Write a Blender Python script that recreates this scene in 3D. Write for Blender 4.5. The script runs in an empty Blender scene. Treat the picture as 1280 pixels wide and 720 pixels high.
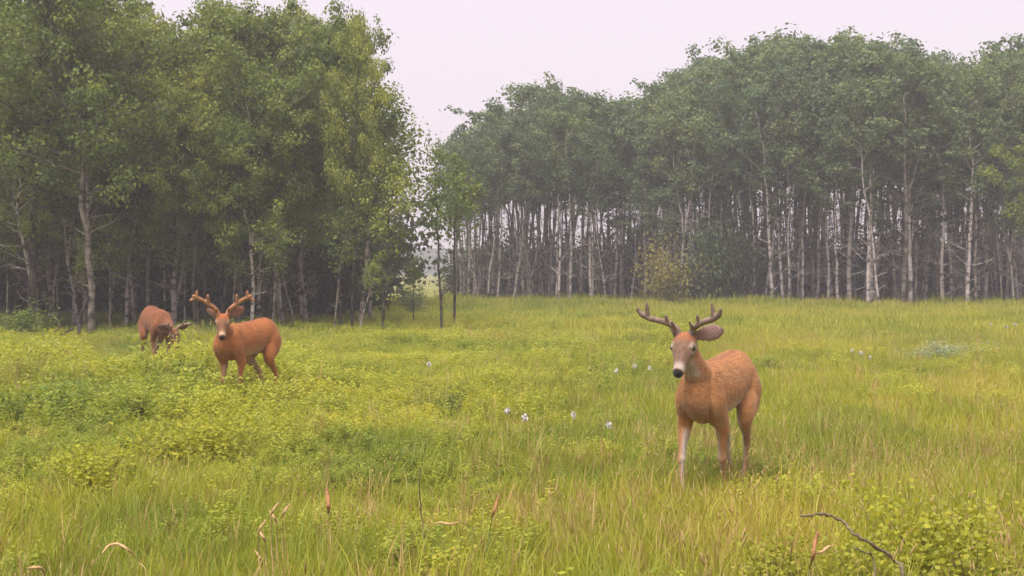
import bpy, math, random
import numpy as np
from mathutils import Vector, Matrix

# ------------------------------------------------------------------ camera, sky, sun, exposure
F = 1758.0            # focal length in pixels of a 1280 wide frame
HC = 1.6              # camera height
VH = 335.0            # image row of the horizon
scene = bpy.context.scene
col = scene.collection
cam_d = bpy.data.cameras.new('camera')
cam = bpy.data.objects.new('camera', cam_d)
col.objects.link(cam)
cam.location = (0, 0, HC)
cam.rotation_euler = (math.radians(90) - math.atan((360 - VH) / F), 0, 0)
cam_d.sensor_width = 36.0
cam_d.lens = 36.0 * F / 1280.0
cam_d.clip_start = 0.1
cam_d.clip_end = 3000
scene.camera = cam

SUN_EL, SUN_AZ = 66.0, -150.0     # azimuth clockwise from +Y: behind the camera, to the left
world = bpy.data.worlds.new('World')
scene.world = world
world.use_nodes = True
wn = world.node_tree.nodes
wl = world.node_tree.links
wn.clear()
w_out = wn.new('ShaderNodeOutputWorld')
w_bg = wn.new('ShaderNodeBackground')
w_sky = wn.new('ShaderNodeTexSky')
w_sky.sky_type = 'NISHITA'
w_sky.sun_disc = False
w_sky.sun_elevation = math.radians(SUN_EL)
w_sky.sun_rotation = math.radians(SUN_AZ)
w_sky.dust_density = 4.0
w_mix = wn.new('ShaderNodeMix')
w_mix.data_type = 'RGBA'
w_mix.inputs[0].default_value = 0.93          # the cloud sheet hides nearly all of the blue
w_mix.inputs[7].default_value = (2.36, 2.06, 2.22, 1)
wl.new(w_sky.outputs[0], w_mix.inputs[6])
wl.new(w_mix.outputs[2], w_bg.inputs[0])
w_bg.inputs[1].default_value = 0.10
wl.new(w_bg.outputs[0], w_out.inputs[0])

sun_d = bpy.data.lights.new('sun', 'SUN')
sun_d.energy = 1.5
sun_d.angle = math.radians(38)
sun_d.color = (1.0, 0.95, 0.88)
sun = bpy.data.objects.new('sun', sun_d)
col.objects.link(sun)
_el, _az = math.radians(SUN_EL), math.radians(SUN_AZ)
_dir = Vector((math.sin(_az) * math.cos(_el), math.cos(_az) * math.cos(_el), math.sin(_el)))
sun.rotation_euler = _dir.to_track_quat('Z', 'Y').to_euler()
sun.location = _dir * 60

scene.view_settings.view_transform = 'Standard'
scene.view_settings.look = 'None'
scene.view_settings.gamma = 1.0
scene.view_settings.exposure = 2.05
scene.render.engine = 'CYCLES'
cy = scene.cycles
cy.use_denoising = True
cy.adaptive_threshold = 0.025
cy.max_bounces = 8
cy.diffuse_bounces = 3
cy.transmission_bounces = 4
cy.volume_bounces = 0
cy.transparent_max_bounces = 8
cy.caustics_reflective = False
cy.caustics_refractive = False

# ------------------------------------------------------------------ helpers
def at(u, d, z=0.0):
    """world point at column u of the photograph, d metres ahead"""
    return Vector(((u - 640) / F * d, d, z))

def zrow(v, d):
    return HC - (v - VH) / F * d

def tag(o, label=None, cat=None, group=None, kind=None):
    if label: o['label'] = label
    if cat: o['category'] = cat
    if group: o['group'] = group
    if kind: o['kind'] = kind
    return o

def empty(name, loc=(0, 0, 0), rz=0.0):
    o = bpy.data.objects.new(name, None)
    o.empty_display_size = 0.2
    o.location = loc
    o.rotation_euler = (0, 0, rz)
    col.objects.link(o)
    return o

def mesh_obj(name, me, mat=None, parent=None, link=True):
    o = bpy.data.objects.new(name, me)
    if mat and not me.materials:
        me.materials.append(mat)
    if link:
        col.objects.link(o)
    if parent:
        o.parent = parent
    return o

def np_mesh(name, verts, faces, smooth=True):
    """verts (n,3), faces: list of arrays/lists (possibly several (m,k) arrays)"""
    me = bpy.data.meshes.new(name)
    verts = np.asarray(verts, dtype=np.float32)
    if isinstance(faces, np.ndarray):
        faces = [faces]
    loops = np.concatenate([f.reshape(-1) for f in faces]).astype(np.int32)
    sizes = np.concatenate([np.full(len(f), f.shape[1]) for f in faces]).astype(np.int32)
    starts = np.concatenate([[0], np.cumsum(sizes)[:-1]]).astype(np.int32)
    me.vertices.add(len(verts))
    me.vertices.foreach_set('co', verts.reshape(-1))
    me.loops.add(len(loops))
    me.loops.foreach_set('vertex_index', loops)
    me.polygons.add(len(sizes))
    me.polygons.foreach_set('loop_start', starts)
    me.polygons.foreach_set('loop_total', sizes)
    if smooth:
        me.polygons.foreach_set('use_smooth', np.ones(len(sizes), dtype=bool))
    me.update(calc_edges=True)
    me.validate()
    return me

class VNoise:
    """smooth 2-D value noise for numpy arrays"""
    def __init__(self, seed, n=256):
        self.g = np.random.RandomState(seed).rand(n, n)
        self.n = n
    def __call__(self, x, y, s):
        x = np.asarray(x) / s + 57.3
        y = np.asarray(y) / s + 31.7
        xi, yi = np.floor(x).astype(int), np.floor(y).astype(int)
        fx, fy = x - xi, y - yi
        fx, fy = fx * fx * (3 - 2 * fx), fy * fy * (3 - 2 * fy)
        n, g = self.n, self.g
        a, b = g[xi % n, yi % n], g[(xi + 1) % n, yi % n]
        c, d = g[xi % n, (yi + 1) % n], g[(xi + 1) % n, (yi + 1) % n]
        return (a * (1 - fx) + b * fx) * (1 - fy) + (c * (1 - fx) + d * fx) * fy
vn1, vn2, vn3 = VNoise(1), VNoise(2), VNoise(3)

def ground_z(x, y):
    return 0.10 * (vn3(x, y, 9.0) - 0.5) + 0.05 * (vn2(x, y, 3.0) - 0.5)

def gz(x, y):
    return float(ground_z(np.array([x]), np.array([y]))[0])

# ------------------------------------------------------------------ materials
def new_mat(name):
    m = bpy.data.materials.new(name)
    m.use_nodes = True
    nt = m.node_tree
    nt.nodes.clear()
    out = nt.nodes.new('ShaderNodeOutputMaterial')
    return m, nt, out

def ramp(nt, stops, interp='LINEAR'):
    r = nt.nodes.new('ShaderNodeValToRGB')
    r.color_ramp.interpolation = interp
    els = r.color_ramp.elements
    while len(els) < len(stops):
        els.new(0.5)
    for e, (p, c) in zip(els, stops):
        e.position = p
        e.color = (c[0], c[1], c[2], 1)
    return r

def math_node(nt, op, a, b=None):
    n = nt.nodes.new('ShaderNodeMath')
    n.operation = op
    for i, v in enumerate((a, b)):
        if v is None: continue
        if isinstance(v, (int, float)): n.inputs[i].default_value = v
        else: nt.links.new(v, n.inputs[i])
    return n.outputs[0]

def leaf_material(name, stops, transl=0.45, rough=0.55, spec=0.25, noise_scale=0.6, inst_attr=None, tcol=(1.0, 1.05, 0.55)):
    """thin leaf: reflects diffusely and lets light through; colour differs by plant and by clump"""
    m, nt, out = new_mat(name)
    L = nt.links
    oi = nt.nodes.new('ShaderNodeObjectInfo')
    tc = nt.nodes.new('ShaderNodeTexCoord')
    nz = nt.nodes.new('ShaderNodeTexNoise')
    nz.inputs['Scale'].default_value = noise_scale
    nz.inputs['Detail'].default_value = 3
    L.new(tc.outputs['Object'], nz.inputs['Vector'])
    at_ = nt.nodes.new('ShaderNodeAttribute')
    at_.attribute_name = 'leafv'
    v = math_node(nt, 'MULTIPLY', nz.outputs['Fac'], 0.55)
    v = math_node(nt, 'ADD', v, math_node(nt, 'MULTIPLY', at_.outputs['Fac'], 0.45))
    if inst_attr:
        ia = nt.nodes.new('ShaderNodeAttribute')
        ia.attribute_type = 'INSTANCER'
        ia.attribute_name = inst_attr
        v = math_node(nt, 'ADD', math_node(nt, 'MULTIPLY', v, 0.4), math_node(nt, 'MULTIPLY', ia.outputs['Fac'], 0.6))
    else:
        rv = math_node(nt, 'MULTIPLY', math_node(nt, 'SUBTRACT', oi.outputs['Random'], 0.5), 0.25)
        v = math_node(nt, 'ADD', v, rv)
    r = ramp(nt, stops)
    L.new(v, r.inputs[0])
    b = nt.nodes.new('ShaderNodeBsdfPrincipled')
    b.inputs['Roughness'].default_value = rough
    b.inputs['Specular IOR Level'].default_value = spec
    L.new(r.outputs[0], b.inputs['Base Color'])
    t = nt.nodes.new('ShaderNodeBsdfTranslucent')
    mu = nt.nodes.new('ShaderNodeMix')
    mu.data_type = 'RGBA'
    mu.blend_type = 'MULTIPLY'
    mu.inputs[0].default_value = 1.0
    mu.inputs[7].default_value = (*tcol, 1)
    L.new(r.outputs[0], mu.inputs[6])
    L.new(mu.outputs[2], t.inputs[0])
    mx = nt.nodes.new('ShaderNodeMixShader')
    mx.inputs[0].default_value = transl
    L.new(b.outputs[0], mx.inputs[1])
    L.new(t.outputs[0], mx.inputs[2])
    L.new(mx.outputs[0], out.inputs[0])
    return m

def bark_material(name, light, mid, dark, scars=0.5):
    m, nt, out = new_mat(name)
    L = nt.links
    tc = nt.nodes.new('ShaderNodeTexCoord')
    oi = nt.nodes.new('ShaderNodeObjectInfo')
    add = nt.nodes.new('ShaderNodeVectorMath')
    add.operation = 'ADD'
    sc = nt.nodes.new('ShaderNodeVectorMath')
    sc.operation = 'SCALE'
    cmb = nt.nodes.new('ShaderNodeCombineXYZ')
    for i in range(3): L.new(oi.outputs['Random'], cmb.inputs[i])
    L.new(cmb.outputs[0], sc.inputs[0])
    sc.inputs['Scale'].default_value = 37.0
    L.new(tc.outputs['Object'], add.inputs[0])
    L.new(sc.outputs[0], add.inputs[1])
    mp = nt.nodes.new('ShaderNodeMapping')
    mp.inputs['Scale'].default_value = (2.2, 2.2, 4.5)
    L.new(add.outputs[0], mp.inputs[0])
    n1 = nt.nodes.new('ShaderNodeTexNoise')
    n1.inputs['Scale'].default_value = 1.0
    n1.inputs['Detail'].default_value = 4
    n1.inputs['Roughness'].default_value = 0.65
    L.new(mp.outputs[0], n1.inputs['Vector'])
    r = ramp(nt, [(0.0, dark), (0.36 + 0.12 * scars, dark), (0.44 + 0.1 * scars, mid), (0.68, light)])
    L.new(n1.outputs['Fac'], r.inputs[0])
    n2 = nt.nodes.new('ShaderNodeTexNoise')
    n2.inputs['Scale'].default_value = 30.0
    n2.inputs['Detail'].default_value = 3
    L.new(add.outputs[0], n2.inputs['Vector'])
    hv = nt.nodes.new('ShaderNodeHueSaturation')
    L.new(r.outputs[0], hv.inputs['Color'])
    L.new(math_node(nt, 'ADD', 0.7, math_node(nt, 'MULTIPLY', oi.outputs['Random'], 0.5)), hv.inputs['Value'])
    bp = nt.nodes.new('ShaderNodeBump')
    bp.inputs['Strength'].default_value = 0.5
    bp.inputs['Distance'].default_value = 0.02
    L.new(n2.outputs['Fac'], bp.inputs['Height'])
    b = nt.nodes.new('ShaderNodeBsdfPrincipled')
    b.inputs['Roughness'].default_value = 0.85
    b.inputs['Specular IOR Level'].default_value = 0.2
    L.new(hv.outputs[0], b.inputs['Base Color'])
    L.new(bp.outputs[0], b.inputs['Normal'])
    L.new(b.outputs[0], out.inputs[0])
    return m

def plain_material(name, c, rough=0.7, var=0.25, scale=25.0, spec=0.25):
    m, nt, out = new_mat(name)
    L = nt.links
    tc = nt.nodes.new('ShaderNodeTexCoord')
    n1 = nt.nodes.new('ShaderNodeTexNoise')
    n1.inputs['Scale'].default_value = scale
    n1.inputs['Detail'].default_value = 4
    L.new(tc.outputs['Object'], n1.inputs['Vector'])
    lo = tuple(x * (1 - var) for x in c)
    hi = tuple(min(1, x * (1 + var)) for x in c)
    r = ramp(nt, [(0.3, lo), (0.7, hi)])
    L.new(n1.outputs['Fac'], r.inputs[0])
    b = nt.nodes.new('ShaderNodeBsdfPrincipled')
    b.inputs['Roughness'].default_value = rough
    b.inputs['Specular IOR Level'].default_value = spec
    L.new(r.outputs[0], b.inputs['Base Color'])
    L.new(b.outputs[0], out.inputs[0])
    return m

M = {}
M['leaf_near'] = leaf_material('grove_leaf', [(0.2, (.066, .105, .027)), (0.5, (.175, .225, .047)), (0.78, (.36, .37, .068))])
M['leaf_far'] = leaf_material('stand_leaf', [(0.2, (.046, .086, .044)), (0.5, (.112, .168, .068)), (0.8, (.24, .275, .092))])
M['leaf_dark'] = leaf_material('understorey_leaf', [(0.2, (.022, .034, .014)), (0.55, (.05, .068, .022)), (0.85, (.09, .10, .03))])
M['leaf_yellow'] = leaf_material('yellowing_leaf', [(0.2, (.12, .13, .035)), (0.5, (.28, .24, .06)), (0.8, (.46, .30, .08))])
M['leaf_bright'] = leaf_material('fresh_leaf', [(0.2, (.18, .20, .024)), (0.5, (.36, .36, .035)), (0.8, (.52, .46, .04))])
M['leaf_silver'] = leaf_material('silvery_leaf', [(0.2, (.20, .25, .14)), (0.5, (.36, .40, .26)), (0.8, (.52, .54, .42))])
M['bark_pale'] = bark_material('pale_bark', (.54, .48, .47), (.36, .31, .30), (.06, .048, .048), 0.3)
M['bark_grey'] = bark_material('grey_bark', (.30, .255, .22), (.17, .145, .122), (.045, .037, .033), 0.45)
M['bark_dark'] = bark_material('dark_bark', (.11, .09, .072), (.065, .052, .042), (.022, .018, .016), 0.5)
M['dead_wood'] = bark_material('dead_wood', (.10, .085, .08), (.05, .042, .04), (.02, .017, .016), 0.5)
M['grass'] = leaf_material('grass_blade', [(0.12, (.12, .19, .030)), (0.38, (.26, .31, .036)), (0.62, (.40, .40, .045)), (0.85, (.52, .44, .085))], transl=0.48, rough=0.5, spec=0.3, noise_scale=6.0, inst_attr='tint', tcol=(1.0, 1.0, .6))
M['straw'] = leaf_material('straw', [(0.1, (.26, .19, .075)), (0.5, (.42, .30, .12)), (0.9, (.52, .30, .14))], transl=0.25, inst_attr='tint', noise_scale=6.0, tcol=(1, .95, .7))
M['seed'] = leaf_material('seed_head', [(0.1, (.30, .26, .08)), (0.5, (.43, .33, .12)), (0.9, (.50, .33, .15))], transl=0.2, inst_attr='tint', noise_scale=6.0, tcol=(1, .9, .7))
M['herb'] = leaf_material('herb_leaf', [(0.1, (.10, .16, .030)), (0.35, (.24, .29, .036)), (0.6, (.38, .39, .042)), (0.9, (.50, .45, .05))], transl=0.45, inst_attr='tint', noise_scale=9.0, tcol=(1, 1, .55))

def ground_material():
    m, nt, out = new_mat('meadow_soil')
    L = nt.links
    tc = nt.nodes.new('ShaderNodeTexCoord')
    n1 = nt.nodes.new('ShaderNodeTexNoise')
    n1.inputs['Scale'].default_value = 0.12
    n1.inputs['Detail'].default_value = 6
    n1.inputs['Roughness'].default_value = 0.62
    L.new(tc.outputs['Object'], n1.inputs['Vector'])
    n2 = nt.nodes.new('ShaderNodeTexNoise')
    n2.inputs['Scale'].default_value = 9.0
    n2.inputs['Detail'].default_value = 5
    L.new(tc.outputs['Object'], n2.inputs['Vector'])
    v = math_node(nt, 'ADD', math_node(nt, 'MULTIPLY', n1.outputs['Fac'], 0.6), math_node(nt, 'MULTIPLY', n2.outputs['Fac'], 0.4))
    r = ramp(nt, [(0.32, (.10, .12, .03)), (0.5, (.19, .19, .045)), (0.68, (.29, .245, .08))])
    L.new(v, r.inputs[0])
    bp = nt.nodes.new('ShaderNodeBump')
    bp.inputs['Strength'].default_value = 0.8
    bp.inputs['Distance'].default_value = 0.05
    L.new(n2.outputs['Fac'], bp.inputs['Height'])
    b = nt.nodes.new('ShaderNodeBsdfPrincipled')
    b.inputs['Roughness'].default_value = 0.95
    b.inputs['Specular IOR Level'].default_value = 0.1
    L.new(r.outputs[0], b.inputs['Base Color'])
    L.new(bp.outputs[0], b.inputs['Normal'])
    L.new(b.outputs[0], out.inputs[0])
    return m

# ------------------------------------------------------------------ ground and far hills
def build_ground():
    # one sheet: fine cells near the camera, coarse ones far away
    def axis(lo, hi, near):
        pts = [0.0]
        s = 0.8
        while pts[-1] < hi:
            pts.append(pts[-1] + (s if pts[-1] < near else s * (1 + (pts[-1] - near) * 0.12)))
        neg = [0.0]
        while neg[-1] > lo:
            neg.append(neg[-1] - (s if -neg[-1] < near else s * (1 + (-neg[-1] - near) * 0.12)))
        return np.unique(np.clip(np.array(sorted(set(neg[1:] + pts))), lo, hi))
    xs = axis(-430, 430, 30)
    ys = axis(-430, 430, 75)
    X, Y = np.meshgrid(xs, ys)
    Z = ground_z(X, Y)
    nx, ny = len(xs), len(ys)
    idx = np.arange(nx * ny).reshape(ny, nx)
    f = np.stack([idx[:-1, :-1], idx[:-1, 1:], idx[1:, 1:], idx[1:, :-1]], -1).reshape(-1, 4)
    me = np_mesh('ground', np.stack([X, Y, Z], -1).reshape(-1, 3), f)
    tag(mesh_obj('ground', me, ground_material()), kind='structure')
    # low wooded hills closing the horizon
    n = 720
    rs = np.random.RandomState(5)
    a = np.linspace(0, 2 * math.pi, n, endpoint=False)
    h = np.zeros(n)
    for k in range(2, 40):
        h += rs.randn() / k ** 0.9 * np.cos(k * a + rs.rand() * 7)
    h = 6.4 + 0.55 * h + 0.25 * rs.rand(n)
    rows = []
    for r, fz in ((330, -0.15), (345, 0.55), (365, 1.0), (400, 0.9), (425, 0.0)):
        rows.append(np.stack([r * np.sin(a), r * np.cos(a), h * fz], -1))
    V = np.concatenate(rows)
    idx = np.arange(n * 5).reshape(5, n)
    f = np.stack([idx[:-1], np.roll(idx[:-1], -1, 1), np.roll(idx[1:], -1, 1), idx[1:]], -1).reshape(-1, 4)
    me = np_mesh('hills', V, f)
    tag(mesh_obj('hills', me, plain_material('far_wood', (.045, .06, .035), 0.95, 0.5, 0.15)), kind='structure')
build_ground()

# ------------------------------------------------------------------ tubes, leaves
def tube(points, radii, sides=7):
    P = np.asarray(points, float)
    n = len(P)
    T = np.gradient(P, axis=0)
    T /= np.linalg.norm(T, axis=1)[:, None] + 1e-9
    ref = np.array([1.0, 0.13, 0.07]) if abs(T[0][2]) > 0.6 else np.array([0, 0.1, 1.0])
    A = np.cross(T, ref)
    A /= np.linalg.norm(A, axis=1)[:, None] + 1e-9
    B = np.cross(T, A)
    ang = np.linspace(0, 2 * math.pi, sides, endpoint=False)
    R = np.asarray(radii, float)[:, None, None]
    V = P[:, None, :] + R * (np.cos(ang)[None, :, None] * A[:, None, :] + np.sin(ang)[None, :, None] * B[:, None, :])
    V = V.reshape(-1, 3)
    idx = np.arange(n * sides).reshape(n, sides)
    f = np.stack([idx[:-1], np.roll(idx[:-1], -1, 1), np.roll(idx[1:], -1, 1), idx[1:]], -1).reshape(-1, 4)
    V = np.concatenate([V, P[[0, -1]]])
    c0, c1 = n * sides, n * sides + 1
    t0 = np.stack([np.roll(idx[0], -1), idx[0], np.full(sides, c0)], -1)
    t1 = np.stack([idx[-1], np.roll(idx[-1], -1), np.full(sides, c1)], -1)
    return V, f, np.concatenate([t0, t1])

class Bag:
    def __init__(self):
        self.v, self.q, self.t, self.n = [], [], [], 0
    def add(self, V, q=None, t=None):
        self.v.append(V)
        if q is not None and len(q): self.q.append(q + self.n)
        if t is not None and len(t): self.t.append(t + self.n)
        self.n += len(V)
    def mesh(self, name, smooth=True):
        fs = []
        if self.q: fs.append(np.concatenate(self.q))
        if self.t: fs.append(np.concatenate(self.t))
        return np_mesh(name, np.concatenate(self.v), fs, smooth)

def leaves_mesh(name, C, N, size, rs, aspect=0.75, up=0.55, vals=None):
    """one small bent leaf (two quads' worth of outline: a diamond) per centre"""
    n = len(C)
    A = rs.randn(n, 3)
    A[:, 2] *= 0.6
    A /= np.linalg.norm(A, axis=1)[:, None]
    Nn = N + rs.randn(n, 3) * 0.4
    Nn[:, 2] += up
    A = A - Nn * (np.sum(A * Nn, 1) / (np.sum(Nn * Nn, 1) + 1e-9))[:, None]
    A /= np.linalg.norm(A, axis=1)[:, None] + 1e-9
    B = np.cross(Nn, A)
    B /= np.linalg.norm(B, axis=1)[:, None] + 1e-9
    s = (size * (0.65 + 0.7 * rs.rand(n)))[:, None]
    V = np.stack([C - A * s * 0.5, C + B * s * 0.5 * aspect - A * s * 0.05, C + A * s * 0.5, C - B * s * 0.5 * aspect - A * s * 0.05], 1).reshape(-1, 3)
    f = np.arange(4 * n).reshape(n, 4)
    me = np_mesh(name, V, f, smooth=False)
    if vals is None:
        vals = rs.rand(n)
    a = me.attributes.new('leafv', 'FLOAT', 'POINT')
    a.data.foreach_set('value', np.repeat(vals, 4).astype(np.float32))
    return me

# ------------------------------------------------------------------ trees
def tree_meshes(name, seed, H, crown_base, crown_r, trunk_r, leaf, n_leaf, lean=(0, 0), limbs=20, fork=None, top_taper=0.75,
                wander=0.25, droop=0.0, bare=5, clump=0.42, elev=(0.5, 1.0), bushy=1.0):
    rs = np.random.RandomState(seed)
    bag = Bag()
    spines = []
    def spine(base, H, r0, lean, t_from=0.0):
        n = 14
        t = np.linspace(0, 1, n)
        wx = np.cumsum(rs.randn(n)) * wander / n ** 0.5 * 0.9
        wy = np.cumsum(rs.randn(n)) * wander / n ** 0.5 * 0.9
        P = np.stack([base[0] + lean[0] * t ** 1.3 * H + wx * t, base[1] + lean[1] * t ** 1.3 * H + wy * t, base[2] + t * H], -1)
        R = r0 * ((1 - t) ** 0.85 * 0.92 + 0.08)
        if t_from == 0.0:
            R[0] *= 1.35
        bag.add(*tube(P, R, 8))
        return P, R
    P, R = spine((0, 0, -0.12), H, trunk_r, lean)
    spines.append((P, R, crown_base))
    if fork:
        for (tf, lx, ly, hh) in fork:
            k = tf * (len(P) - 1)
            i = int(k)
            b = P[i] + (P[min(i + 1, len(P) - 1)] - P[i]) * (k - i)
            P2, R2 = spine(b, hh, R[i] * 0.75, (lx, ly), 1)
            spines.append((P2, R2, max(0.15, (crown_base * H - b[2]) / hh)))
    centres, weights = [], []
    def limb(b, d, L, r, gen, leafy):
        n = 6
        t = np.linspace(0, 1, n)
        bend = rs.randn(3) * 0.18
        up = np.array([0, 0, 0.25 - droop])
        pts = b + d * (t * L)[:, None] + (bend + up)[None, :] * (t ** 2 * L * 0.6)[:, None]
        bag.add(*tube(pts, r * (1 - t * 0.8), 5 if gen == 0 else 4))
        if leafy:
            for k in range(2, n):
                if k >= 4 or (gen == 0 and rs.rand() < 0.45):
                    if k == 4 and rs.rand() < 0.5: continue
                    centres.append(pts[k] + rs.randn(3) * 0.10)
                    weights.append(0.4 + 0.9 * rs.rand())
        if gen == 0 and L > 0.5:
            for _ in range(3 if leafy else 2):
                k = rs.randint(2, n)
                d2 = d + rs.randn(3) * 0.55
                d2 /= np.linalg.norm(d2)
                limb(pts[k], d2, L * (0.35 + 0.3 * rs.rand()), r * 0.45, 1, leafy)
    for (P, R, cb) in spines:
        n = len(P)
        nl = limbs if len(spines) == 1 else int(limbs * 0.7)
        az = rs.rand() * 7
        for k in range(nl):
            t = cb + (0.985 - cb) * ((k + rs.rand()) / nl)
            az += 2.4 + rs.randn() * 0.4
            kk = t * (n - 1)
            i = min(int(kk), n - 2)
            b = P[i] + (P[i + 1] - P[i]) * (kk - i)
            s = (t - cb) / (1 - cb)
            prof = (0.55 + 0.45 * math.sin(min(1, s * 1.5) * math.pi / 2)) * (1 - max(0, s - 0.45) / 0.55 * top_taper)
            e = elev[0] + (elev[1] - elev[0]) * s + rs.randn() * 0.12
            d = np.array([math.cos(az) * math.cos(e), math.sin(az) * math.cos(e), math.sin(e)])
            limb(b, d, crown_r * prof * (0.7 + 0.5 * rs.rand()), R[i] * 0.42 + 0.006, 0, True)
        centres.append(P[-1]); weights.append(1.0)
        for k in range(bare):
            t = (0.25 + 0.75 * rs.rand()) * cb
            i = min(int(t * (n - 1)), n - 2)
            a2 = rs.rand() * 7
            d = np.array([math.cos(a2), math.sin(a2), 0.1 + 0.5 * rs.rand()])
            limb(P[i], d / np.linalg.norm(d), 0.4 + 0.9 * rs.rand(), R[i] * 0.25 + 0.004, 0, False)
    C = np.array(centres)
    W = np.array(weights)
    W /= W.sum()
    pick = rs.choice(len(C), n_leaf, p=W)
    sig = clump * (0.6 + 0.7 * rs.rand(len(C)))
    off = rs.randn(n_leaf, 3)
    off *= (rs.rand(n_leaf) ** 0.4 / np.linalg.norm(off, axis=1))[:, None] * sig[pick][:, None] * np.array([1.75, 1.75, 1.15])
    cval = rs.rand(len(C))
    Lc = C[pick] + off
    nrm = off / (np.linalg.norm(off, axis=1)[:, None] + 1e-6)
    vals = np.clip(0.55 * cval[pick] + 0.45 * rs.rand(n_leaf), 0, 1)
    lm = leaves_mesh(name + '_crown', Lc, nrm, np.full(n_leaf, leaf), rs, vals=vals)
    return bag.mesh(name + '_trunk'), lm

def place_tree(name, meshes, loc, rz, label, group=None, scale=1.0, bark='bark_pale', leafm='leaf_far', cat='tree', wide=1.0):
    tm, lm = meshes
    r = empty(name, (loc[0], loc[1], gz(loc[0], loc[1])), rz)
    r.scale = (scale * wide, scale * wide, scale)
    tag(r, label, cat, group)
    for nm, me, mk in (('trunk', tm, bark), ('crown', lm, leafm)):
        if not me.materials: me.materials.append(M[mk])
        o = bpy.data.objects.new(nm, me)
        o.parent = r
        col.objects.link(o)
        if me.materials[0] != M[mk]:
            o.material_slots[0].link = 'OBJECT'
            o.material_slots[0].material = M[mk]
    return r

# --- the stand across the meadow
far_kinds = []
for k in range(9):
    rs = np.random.RandomState(300 + k)
    far_kinds.append(tree_meshes('stand_aspen', 300 + k, 10.0, 0.48 + 0.20 * rs.rand(), 1.35 + 0.5 * rs.rand(), 0.062 + 0.045 * rs.rand(), 0.145,
                                 2800, lean=(rs.randn() * 0.025, rs.randn() * 0.02), limbs=17, wander=0.45, bare=14, clump=0.24, top_taper=0.9,
                                 fork=[(0.35, 0.10 * (1 if rs.rand() > .5 else -1), 0.03, 6.2)] if k % 4 == 1 else None))
def skyline(u):
    us = [540, 575, 600, 640, 690, 740, 800, 850, 890, 930, 1000, 1060, 1120, 1180, 1230, 1280, 1500]
    vs = [215, 175, 150, 130, 114, 128, 118, 100, 80, 56, 58, 62, 62, 78, 76, 66, 66]
    return np.interp(u, us, vs)
FAR_LABEL = 'slender pale-trunked aspen in the dense stand across the open meadow'
FAR_GROUP = 'aspens of the stand across the meadow'
rsF = np.random.RandomState(77)
pts = []
tries = 0
while len(pts) < 285 and tries < 40000:
    tries += 1
    u = 570 + 800 * rsF.rand()
    front = np.interp(u, [570, 640, 800, 950, 1100, 1300], [66, 63.5, 61.5, 60, 57.5, 56.5]) + 0.8 * math.sin(u * 0.05)
    depth = np.interp(u, [570, 640, 760, 860, 1000, 1300], [7, 9, 12, 18, 22, 24])
    d = front + depth * rsF.rand() ** 1.35
    p = at(u, d)
    lim = 0.62 + 0.03 * (d - front)
    if any((p.x - q[0]) ** 2 + (p.y - q[1]) ** 2 < lim ** 2 for q in pts):
        continue
    pts.append((p.x, p.y, u, d, d - front))
for (x, y, u, d, back) in pts:
    top = zrow(skyline(u), d)
    H = top * (1.06 - 0.26 * rsF.rand() if back > 3 else 0.74 + 0.26 * rsF.rand())
    H = min(max(H, 6.0), 14.5)
    bk = 'bark_pale' if rsF.rand() > 0.2 else 'bark_grey'
    row = ('on the front edge of the stand across the open meadow' if back < 2.5 else 'deep inside the stand across the open meadow')
    if u < 700: row = 'at the thin end of the far stand beside the gap'
    look = 'slender pale-barked aspen ' if bk == 'bark_pale' else 'slender darker grey-barked aspen '
    low = back < 4 and u > 780 and rsF.rand() < 0.2
    if low:
        H *= 0.62
        look = 'shorter low-leafed pale aspen ' if bk == 'bark_pale' else 'shorter low-leafed grey aspen '
    t = place_tree('aspen_tree', far_kinds[rsF.randint(len(far_kinds))], (x, y), rsF.rand() * 6.28, look + row, 'aspens ' + row, scale=H / 10.3,
                   wide=(0.85 + 0.4 * rsF.rand()) * (1.3 if low else 1), bark=bk)
    t.rotation_euler.x, t.rotation_euler.y = rsF.randn() * 0.05, rsF.randn() * 0.05

def woodland_stems():   # the uncounted rest of the wood: thin stems between and behind the counted trees
    rs = np.random.RandomState(64)
    b = Bag()
    for k in range(300):
        u = 580 + 760 * rs.rand()
        front = np.interp(u, [570, 640, 800, 950, 1100, 1300], [66, 63.5, 61.5, 60, 57.5, 56.5])
        d = front + 1.0 + np.interp(u, [570, 760, 1000], [8, 13, 24]) * rs.rand()
        p = at(u, d)
        h = 4.2 + 2.6 * rs.rand()
        t = np.linspace(0, 1, 7)
        lx, ly = rs.randn() * .35, rs.randn() * .35
        P = np.stack([p.x + lx * t + np.cumsum(rs.randn(7)) * .05, p.y + ly * t + np.cumsum(rs.randn(7)) * .05, gz(p.x, p.y) - .1 + t * h], -1)
        b.add(*tube(P, (.022 + .03 * rs.rand()) * (1.1 - .7 * t), 5))
    o = mesh_obj('woodland_stems', b.mesh('woodland_stems'), M['bark_grey'])
    tag(o, 'crowd of thin bare stems between the aspens of the far stand', 'stems', kind='stuff')
woodland_stems()

# --- the grove behind the two deer
near_kinds = []
for k in range(7):
    rs = np.random.RandomState(500 + k)
    near_kinds.append(tree_meshes('grove_aspen', 520 + k, 9.5, 0.40 + 0.10 * rs.rand(), 2.3 + 0.6 * rs.rand(), 0.09 + 0.03 * rs.rand(), 0.115,
                                  14500, lean=(rs.randn() * 0.05, rs.randn() * 0.04), limbs=28, wander=0.95, droop=0.12, bare=10, clump=0.30,
                                  elev=(0.2, 0.95), fork=[(0.3, 0.16 * (1 if k % 2 else -1), 0.05, 6.3)] if k % 2 == 0 else None))
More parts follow.
